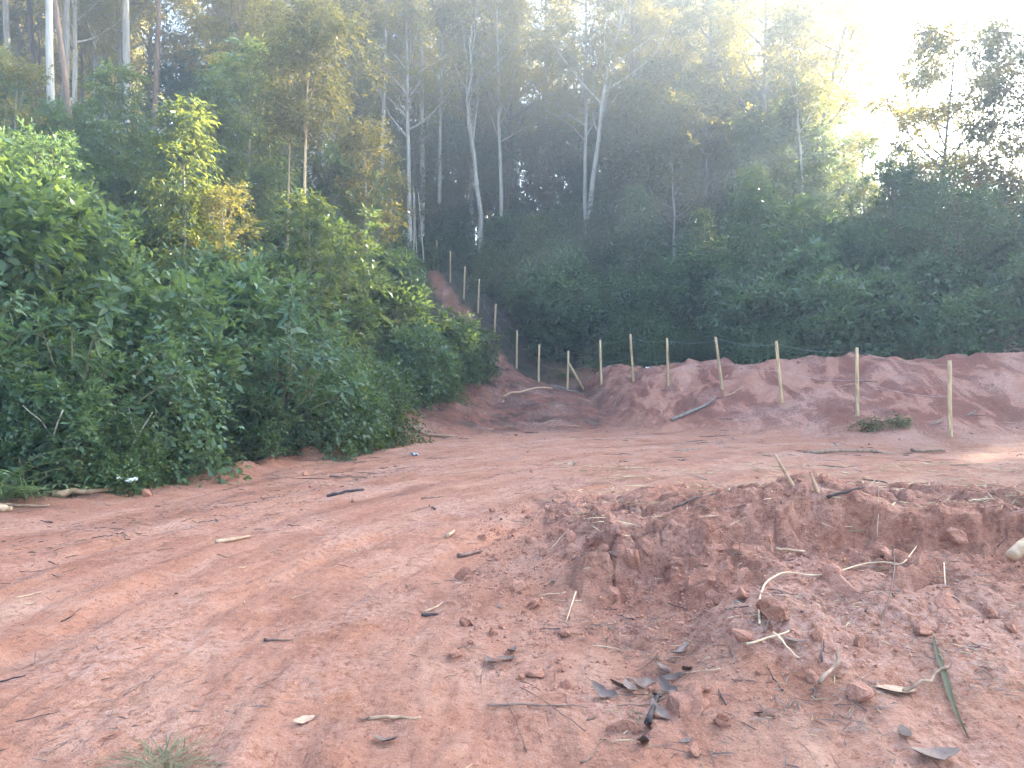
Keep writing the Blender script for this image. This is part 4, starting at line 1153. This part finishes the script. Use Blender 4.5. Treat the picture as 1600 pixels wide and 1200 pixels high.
clod(720, 905, .10, 'flat orange clod lump at the shoulder of the track', CL[4], squash=.4)
# many like clods on the berm flanks
def t_cl(x, y): 
    b = float(poly_sd(BERM, np.array([x]), np.array([y]))[0])
    return -0.1 < b < 1.9 and x > -.35 and abs(x / y) < .7 and random.random() < (1.0 if x < 1.4 else .45)
for k, (px, py) in enumerate(((1010, 850), (1060, 880), (1120, 850), (1160, 900), (1200, 840), (1250, 910), (1330, 930), (1440, 880), (1500, 840), (1480, 950), (1550, 960), (960, 930), (1110, 930))):
    s_ = random.uniform(.07, .15)
    clod(px, py, s_, '%s lump of earth bedded in the %s of the near bank' % ('broad' if s_ > .11 else 'blocky', 'left flank' if px < 1000 else 'smooth hollow' if px < 1170 else 'face under the crest' if px < 1360 else 'face by the pale log'), random.choice(CL), 'blocky lumps in the near bank face', .8, -.22)
for k, (x, y) in enumerate(scatter(230, (-.4, 4.2, 2.6, 9), t_cl, .05)):
    s = .012 + (.055 if x < 1.5 else .045) * random.random() ** 3
    me = random.choice(CL) if s > .03 else random.choice(CLS)
    solo('earth_clod', me, ('%s red clod in the rubble %s' % ('fist sized' if s > .045 else 'small crumbly' if s > .02 else 'pebble sized', 'on the left flank of the near bank' if x < 1.0 else 'at the foot of the near bank' if y < 4.6 else 'on the face and lip of the near bank')), 'clod', (x, y, H(x, y) + s * .3), (random.uniform(0, 6), random.uniform(0, 6), random.uniform(0, 6)), (s, s, s * .8), 'small clods on the near bank')
for k, (x, y) in enumerate(scatter(70, (-9, 9, 9, 26), lambda x, y: sdist(x, y) < -.1 and infov(x, y, 0) and (sdist(x, y) > -1.6 or random.random() < .12), .2)):
    s = .03 + .09 * random.random() ** 3
    solo('earth_clod', random.choice(CLS), 'red clod lying on the spoil at the clearing edge', 'clod', (x, y, H(x, y) + s * .2), (random.uniform(0, 6), random.uniform(0, 6), random.uniform(0, 6)), (s, s, s * .7), 'clods along the clearing edge')
# crumbs nobody could count
def crumbs(name, n, pick, smin, smax, mat, label):
    r_ = np.random.default_rng(11); mb = MB()
    base = np.array([(1, 0, 0), (-1, 0, 0), (0, 1, 0), (0, -1, 0), (0, 0, .8), (0, 0, -.8)], float)
    fc = np.array([(0, 2, 4), (2, 1, 4), (1, 3, 4), (3, 0, 4), (2, 0, 5), (1, 2, 5), (3, 1, 5), (0, 3, 5)])
    X, Y = pick(r_, n); Z = land(X, Y); m = len(X)
    s = smin + (smax - smin) * r_.uniform(0, 1, m) ** 3
    V = base[None] * (s[:, None, None] * r_.uniform(.6, 1.3, (m, 6, 1))) 
    a = r_.uniform(0, 6.28, m); c, sn = np.cos(a)[:, None], np.sin(a)[:, None]
    Vx = V[..., 0] * c - V[..., 1] * sn; Vy = V[..., 0] * sn + V[..., 1] * c
    V = np.stack([Vx + X[:, None], Vy + Y[:, None], V[..., 2] + Z[:, None] + s[:, None] * .2], 2)
    mb.add(V.reshape(-1, 3), (fc[None] + np.arange(m)[:, None, None] * 6).reshape(-1, 3))
    o = solo(name, mb.mesh(name, M[mat]), label, 'gravel'); o['kind'] = 'stuff'
def pk_berm(r_, n):
    X = r_.uniform(-.5, 4.2, n * 3); Y = r_.uniform(2.5, 9, n * 3)
    b = poly_sd(BERM, X, Y); d = fbm(X * 1.5, Y * 1.5, 2, 300)
    k = (b < 2.0) & (b > -.6) & (X > -.4 + .3 * np.abs(d)) & (d > -.15) & (np.abs(X / Y) < .72)
    return X[k][:n], Y[k][:n]
def pk_track(r_, n):
    X = r_.uniform(-6, 3, n * 3); Y = 2.4 * (16 / 2.4) ** r_.uniform(0, 1, n * 3)
    d = fbm(X * .9, Y * .9, 2, 310); k = (d > .05) & (poly_sd(CLEAR, X, Y) < -.2) & (np.abs(X / Y) < .72)
    return X[k][:n], Y[k][:n]
crumbs('crumbled_earth', 6000, pk_berm, .003, .018, 'clod', 'loose red crumbs of earth strewn over the near bank')
crumbs('gravel', 4000, pk_track, .002, .010, 'clod', 'fine red grit strewn over the track')

# twigs scattered, countable
GA = math.radians(75)
for k, (x, y) in enumerate(scatter(110, (-6, 2.5, 2.8, 14), lambda x, y: sdist(x, y) < -.3 and infov(x, y, 0) and float(poly_sd(BERM, np.array([x]), np.array([y]))[0]) > .5, .18)):
    L_ = random.uniform(.05, .26)
    mt = random.choice(('twig', 'twig', 'char', 'palewood'))
    lie_at(x, y, L_, random.uniform(.0025, .006), mt, 1000 + k, random.gauss(1.0, .7), .18, 'twig', '%s %s twig lying on the red track %s' % ('long' if L_ > .16 else 'short', {'twig': 'brown', 'char': 'black', 'palewood': 'pale'}[mt], 'by the thicket' if sdist(x, y) > -2 else 'near the rubble bank' if x > -.8 else 'in the open'), 'twig', 'twigs on the track')
for k, (x, y) in enumerate(scatter(90, (0, 4.2, 2.7, 8.5), lambda x, y: infov(x, y, 0) and -1.0 < float(poly_sd(BERM, np.array([x]), np.array([y]))[0]) < 1.9, .12)):
    L_ = random.uniform(.05, .24)
    mt = random.choice(('twig', 'twig', 'root', 'char'))
    lie_at(x, y, L_, random.uniform(.002, .0055), mt, 2000 + k, random.uniform(0, 3.1), .2, 'twig', '%s %s caught %s of the near bank' % ('long' if L_ > .15 else 'short', {'twig': 'brown twig', 'char': 'black twig', 'root': 'pale rootlet'}[mt], 'in the left flank' if x < 1.0 else 'in the foot rubble' if y < 4.6 else 'on the face'), 'twig', 'twigs in the near bank')
for k, (x, y) in enumerate(scatter(60, (-7, 12, 8, 27), lambda x, y: sdist(x, y) < -.1 and infov(x, y, 0), .4)):
    L_ = random.uniform(.2, .7)
    mt = random.choice(('twig', 'char', 'palewood', 'bark_grey'))
    lie_at(x, y, L_, random.uniform(.006, .016), mt, 3000 + k, random.uniform(0, 3.14), .3, 'stick', '%s %s stick lying %s' % ('long' if L_ > .45 else 'short', {'twig': 'brown', 'char': 'black', 'palewood': 'pale', 'bark_grey': 'grey'}[mt], 'on the spoil by the thicket' if sdist(x, y) > -1.6 and x < 0 else 'in the gully end of the clearing' if y > 20 and x < 4 else 'on the fenced bank' if sdist(x, y) > -5 and x > 2 else 'on the far track'), 'stick', 'sticks on the far clearing')
# dead leaves
def dleaf(seed, L=.14, W=.055, curl=.5):
    r_ = np.random.default_rng(seed); n = 7; t = np.linspace(0, 1, n)
    w = W * np.sin(math.pi * np.clip(t * .92 + .04, 0, 1)) ** .8 * .5
    c = np.stack([(t - .5) * L, r_.normal(scale=.004, size=n), curl * L * (t - .5) ** 2 + .006], 1)
    V = np.concatenate([c + np.stack([0 * w, w, w * .5 * curl], 1), c, c + np.stack([0 * w, -w, w * .5 * curl], 1)])
    Fc = [(i, i + 1, n + i + 1, n + i) for i in range(n - 1)] + [(n + i, n + i + 1, 2 * n + i + 1, 2 * n + i) for i in range(n - 1)]
    V = np.concatenate([V, V - np.array([0, 0, .0016])]); m3 = 3 * n
    Fc = Fc + [tuple(q + m3 for q in f[::-1]) for f in Fc]
    mb = MB(); mb.add(V, Fc)
    tube(mb, [c[0] - np.array([.03, 0, 0]), c[0]], [.0012, .0015], 4, False)
    return mb
DL = [dleaf(i, .13, .05, .3 + .25 * i).mesh('dead_leaf', M['deadleaf'], True) for i in range(3)] + [dleaf(9, .14, .06, .4).mesh('dead_leaf', M['tanleaf'], True)]
BL = dleaf(10, .17, .095, .15).mesh('dead_leaf', M['tanleaf'], True)
def put_leaf(px, py, sc, label, me, group=None, rz=None, tilt=.25):
    x, y, z = hit(px, py)
    return solo('dead_leaf', me, label, 'leaf', (x, y, z + .008), (random.uniform(-tilt, tilt), random.uniform(-tilt, tilt), random.uniform(0, 6.28) if rz is None else rz), sc, group)
put_leaf(1400, 1082, 1.15, 'large veined tan leaf with holes lying in the rubble', BL, rz=.1)
put_leaf(1385, 872, .8, 'dry tan leaf hanging behind the looping root', BL, rz=.6, tilt=.7)
put_leaf(1064, 1022, 1.1, 'dark crumpled leaf alone at the foot of the smooth hollow', DL[2], rz=.6)
for k, (px, py) in enumerate(((968, 1075), (985, 1080), (1000, 1072), (1040, 1050), (1052, 1062), (1030, 1120), (1012, 1140), (1026, 1092), (945, 1088), (1075, 1050), (1005, 1165), (1045, 1080))):
    put_leaf(px, py, random.uniform(.8, 1.3), 'blackish dead leaf in the heap beside the largest clod', DL[k % 3], 'blackish leaf heap', tilt=.6)
for k, (px, py) in enumerate(((790, 1032), (766, 1038), (800, 1022))):
    put_leaf(px, py, 1.0, 'grey brown dead leaf at the left foot of the near bank', DL[k % 3], 'leaves at the left foot of the bank')
put_leaf(600, 1162, .9, 'dark curled leaf alone on the track near the pale splinter', DL[2], rz=-.2)
put_leaf(1415, 1150, 1.0, 'narrow grey leaf below the veined tan leaf', DL[0], rz=1.3)
put_leaf(1460, 1188, 1.7, 'broad grey leaf at the bottom of the rubble', DL[1], rz=.2)
put_leaf(1240, 1005, 1.0, 'dark leaf tucked behind the orange roots', DL[0], rz=-.5)
for k, (x, y) in enumerate(scatter(45, (-4, 4, 2.8, 9), lambda x, y: infov(x, y, 0), .2)):
    solo('dead_leaf', random.choice(DL), 'small dead leaf scattered on the red earth', 'leaf', (x, y, H(x, y) + .006), (random.uniform(-.3, .3), random.uniform(-.3, .3), random.uniform(0, 6.28)), random.uniform(.35, .8), 'scattered dead leaves')
# straw and rootlets: uncountable
def straw(name, label, n, pick, lmin, lmax, w, mat, seed, flat=.25):
    r_ = np.random.default_rng(seed); mb = MB()
    X, Y = pick(r_, n); Z = land(X, Y); m = len(X)
    a = r_.uniform(0, 6.28, m); P = np.stack([X, Y, Z + .006], 1)
    D = np.stack([np.cos(a), np.sin(a), r_.uniform(-.05, flat, m)], 1)
    U = np.array([0, 0, 1.0]) + r_.normal(scale=.5, size=(m, 3))
    L_ = r_.uniform(lmin, lmax, m)
    big_leaves(mb, P, D, U, L_, w * r_.uniform(.6, 1.4, m), r_.uniform(0, 1, m), .1, r_.uniform(-.1, .2))
    o = solo(name, mb.mesh(name, M[mat]), label, 'straw'); o['kind'] = 'stuff'
def pk_top(r_, n):
    X = r_.uniform(.3, 9, n * 4); Y = r_.uniform(5.3, 13, n * 4)
    b = poly_sd(BERM, X, Y); d = fbm(X * .8, Y * 1.6, 3, 320)
    k = (d > .02) & (b > -3.2) & ((b < 0.1) | ((Y > 7.5) & (X > .8)))
    return X[k][:n], Y[k][:n]
def pk_rub(r_, n):
    X = r_.uniform(.4, 4.2, n * 4); Y = r_.uniform(2.6, 6, n * 4)
    b = poly_sd(BERM, X, Y); d = fbm(X * 1.7, Y * 1.7, 2, 330)
    k = (b > 0) & (b < 2.4) & (d > .15) & (np.abs(X / Y) < .72)
    return X[k][:n], Y[k][:n]
def pk_all(r_, n):
    X = r_.uniform(-6, 6, n * 4); Y = 2.5 * (20 / 2.5) ** r_.uniform(0, 1, n * 4)
    d = fbm(X * .7, Y * .7, 2, 340); k = (d > .0) & (poly_sd(CLEAR, X, Y) < -.3) & (np.abs(X / Y) < .72)
    return X[k][:n], Y[k][:n]
def pk_far(r_, n):
    X = r_.uniform(-5, 12, n * 4); Y = r_.uniform(12, 30, n * 4)
    s = poly_sd(CLEAR, X, Y); d = fbm(X * .5, Y * .9, 2, 350); k = (s < -.2) & (d > .1)
    return X[k][:n], Y[k][:n]
straw('dry_straw', 'pale dry straw strewn over the top behind the near bank', 2600, pk_top, .08, .30, .011, 'straw', 61)
straw('rootlets', 'fine dark rootlets and fibres in the near bank rubble', 2000, pk_rub, .04, .16, .0055, 'deadleaf', 62)
straw('straw_bits', 'short pale straw bits caught in the near bank rubble', 500, pk_rub, .03, .13, .005, 'straw', 65)
straw('fibres', 'fine dark plant fibres trodden into the track', 2800, pk_all, .03, .15, .006, 'deadleaf', 63, .08)
def pk_band(r_, n):
    t = r_.uniform(0, 1, n); X = -5.2 + 3.2 * t + r_.normal(scale=.45, size=n); Y = 6.2 + 7.5 * t + r_.normal(scale=.3, size=n)
    return X, Y
straw('bark_shreds', 'band of dark bark shreds trodden along the left of the track', 1100, pk_band, .04, .2, .011, 'deadleaf', 66, .06)
straw('brash', 'dark brash and bark shreds on the far clearing', 900, pk_far, .15, .6, .02, 'deadleaf', 64, .08)
# the long green blade and grass tufts
def blade(pix, w, name, label):
    P = []
    for px, py in pix:
        x, y, z = hit(px, py); P.append((x, y, z + .012))
    P = np.array(P); k = len(P); T = unit(np.gradient(P, axis=0)); S = unit(np.cross(T, [0, 0, 1.0]))
    ww = w * np.sin(math.pi * np.linspace(.12, .97, k))[:, None]
    V = np.concatenate([P + S * ww + [0, 0, .006], P, P - S * ww + [0, 0, .006]]) - P[0]
    Fc = [(i, i + 1, k + i + 1, k + i) for i in range(k - 1)] + [(k + i, k + i + 1, 2 * k + i + 1, 2 * k + i) for i in range(k - 1)]
    mb = MB(); mb.add(V, Fc, np.full(3 * k, .15))
    return solo(name, mb.mesh(name, M['dullgrass'], True), label, 'grass', tuple(P[0]))
blade([(1458, 1000), (1466, 1030), (1476, 1060), (1484, 1090), (1495, 1120), (1514, 1160)], .014, 'fallen_grass', 'long bent green grass blade lying on the near rubble')
def tuft(seed, n, lo, hi, w, spread=.05, lean=(0, 0)):
    r_ = np.random.default_rng(seed); mb = MB(); a = r_.uniform(0, 6.28, n)
    P = np.stack([r_.normal(scale=spread, size=n), r_.normal(scale=spread, size=n), np.full(n, -.01)], 1)
    D = np.stack([np.cos(a) * .8 + lean[0], np.sin(a) * .8 + lean[1], r_.uniform(.05, .5, n)], 1)
    big_leaves(mb, P, D, np.stack([-np.cos(a) * .5, -np.sin(a) * .5, np.ones(n)], 1), r_.uniform(lo, hi, n), w, r_.uniform(0, 1, n), .1, .35)
    return mb
for px, py, n, lo, hi, lab, mat in ((1005, 1120, 12, .08, .2, 'small green grass sprig beside the charred stick', 'grass'),
                               (250, 1200, 130, .15, .42, 'flattened olive grass tuft at the very front of the track', 'dullgrass'),
                               (925, 800, 26, .06, .2, 'dry root tuft on the lip of the near bank', 'straw'),
                               (50, 1040, 24, .1, .3, 'dark fibrous grass tuft pressed into the track', 'deadleaf'),
                               (1590, 775, 26, .05, .16, 'yellow green grass tuft on the bank top beside the straw', 'grass')):
    x, y, z = hit(px, py)
    solo('grass_tuft', tuft(px, n, lo, hi, .006, .05).mesh('grass_tuft', M[mat]), lab, 'grass', (x, y, z + .005))
# cut green brush lying on the bank between the posts
x, y, z = hit(1392, 668)
tb, cb = MB(), MB(); r_ = np.random.default_rng(77)
for i in range(9):
    a = r_.uniform(-.5, .5) + (math.pi if i % 2 else 0)
    Q = curve_pts((r_.normal() * .2, r_.normal() * .1, .12 + .05 * i / 4), (math.cos(a), math.sin(a) * .6, .5), r_.uniform(.5, 1.0), 5, (0, 0, -1.6), r_, .08)
    tube(tb, Q, np.linspace(.014, .005, 6), 5, False)
    n_ = 26; u = r_.uniform(.2, 1, n_) * 4.99; j = u.astype(int); P = Q[j] + (Q[j+1] - Q[j]) * (u - j)[:, None]
    sprays(cb, r_, P, unit(rdir(r_, n_) + np.array([0, 0, -.2])), .18, 5, .09, .035, .4, .3)
t = thing('brush_pile', 'cut leafy green branches dumped on the red bank between fence posts', 'brush', (x, y, z))
part('branches', tb.mesh('branches', M['twig'], True), t); part('foliage', cb.mesh('foliage', M['olive']), t)
# white scraps
def scrap(px, py, s, label, mat='white', seed=0, up=0.0):
    r_ = np.random.default_rng(seed); x, y, z = hit(px, py); n = 6
    gx, gy = np.meshgrid(np.linspace(-1, 1, n), np.linspace(-.6, .6, n))
    V = np.stack([gx.ravel() * s, gy.ravel() * s, (.35 * np.sin(gx * 3 + seed) * np.cos(gy * 4) + .25).ravel() * s], 1) + r_.normal(scale=.06 * s, size=(n * n, 3))
    idx = np.arange(n * n).reshape(n, n)
    Fc = np.stack([idx[:-1, :-1].ravel(), idx[:-1, 1:].ravel(), idx[1:, 1:].ravel(), idx[1:, :-1].ravel()], 1)
    V2 = np.concatenate([V, V - np.array([0, 0, .003])]); Fc = np.concatenate([Fc, Fc[:, ::-1] + n * n])
    mb = MB(); mb.add(V2, Fc)
    solo('plastic_scrap', mb.mesh('plastic_scrap', M[mat], True), label, 'litter', (x, y, z + up), (.5, 0, r_.uniform(0, 6)))
scrap(186, 775, .05, 'small white plastic scrap caught in the thicket edge', seed=1, up=.25)
scrap(205, 775, .08, 'larger crumpled white plastic scrap low in the thicket edge', seed=2, up=.22)
scrap(648, 712, .10, 'pale blue plastic scrap on the spoil below the gully', 'bluegrey', 3)
scrap(786, 628, .07, 'white scrap lying in the gully beside the pale pole', seed=4)
scrap(895, 727, .10, 'pale torn scrap lying on the far track', 'palewood', 5)
scrap(1012, 575, .09, 'white bag scrap on the ground behind the bank fence', seed=6)

# ------------------------------------------------------------------ hazy air
def haze():
    m, nt, out = new_mat('haze_air'); q = NT(nt)
    v = q.n('ShaderNodeVolumePrincipled')
    v.inputs['Color'].default_value = (0.74, 0.88, 1.0, 1)
    v.inputs['Density'].default_value = 0.0058
    v.inputs['Anisotropy'].default_value = 0.65
    q.l(v.outputs[0], out.inputs['Volume'])
    x0, x1, y0, y1, z0, z1 = -192, 192, -62, 192, -3, 50
    V = [(x, y, z) for z in (z0, z1) for y in (y0, y1) for x in (x0, x1)]
    Fc = [(0, 2, 3, 1), (4, 5, 7, 6), (0, 1, 5, 4), (2, 6, 7, 3), (0, 4, 6, 2), (1, 3, 7, 5)]
    me = bpy.data.meshes.new('haze'); me.from_pydata(V, [], Fc); me.materials.append(m)
    o = bpy.data.objects.new('haze', me); COL.objects.link(o); o['kind'] = 'stuff'
haze()
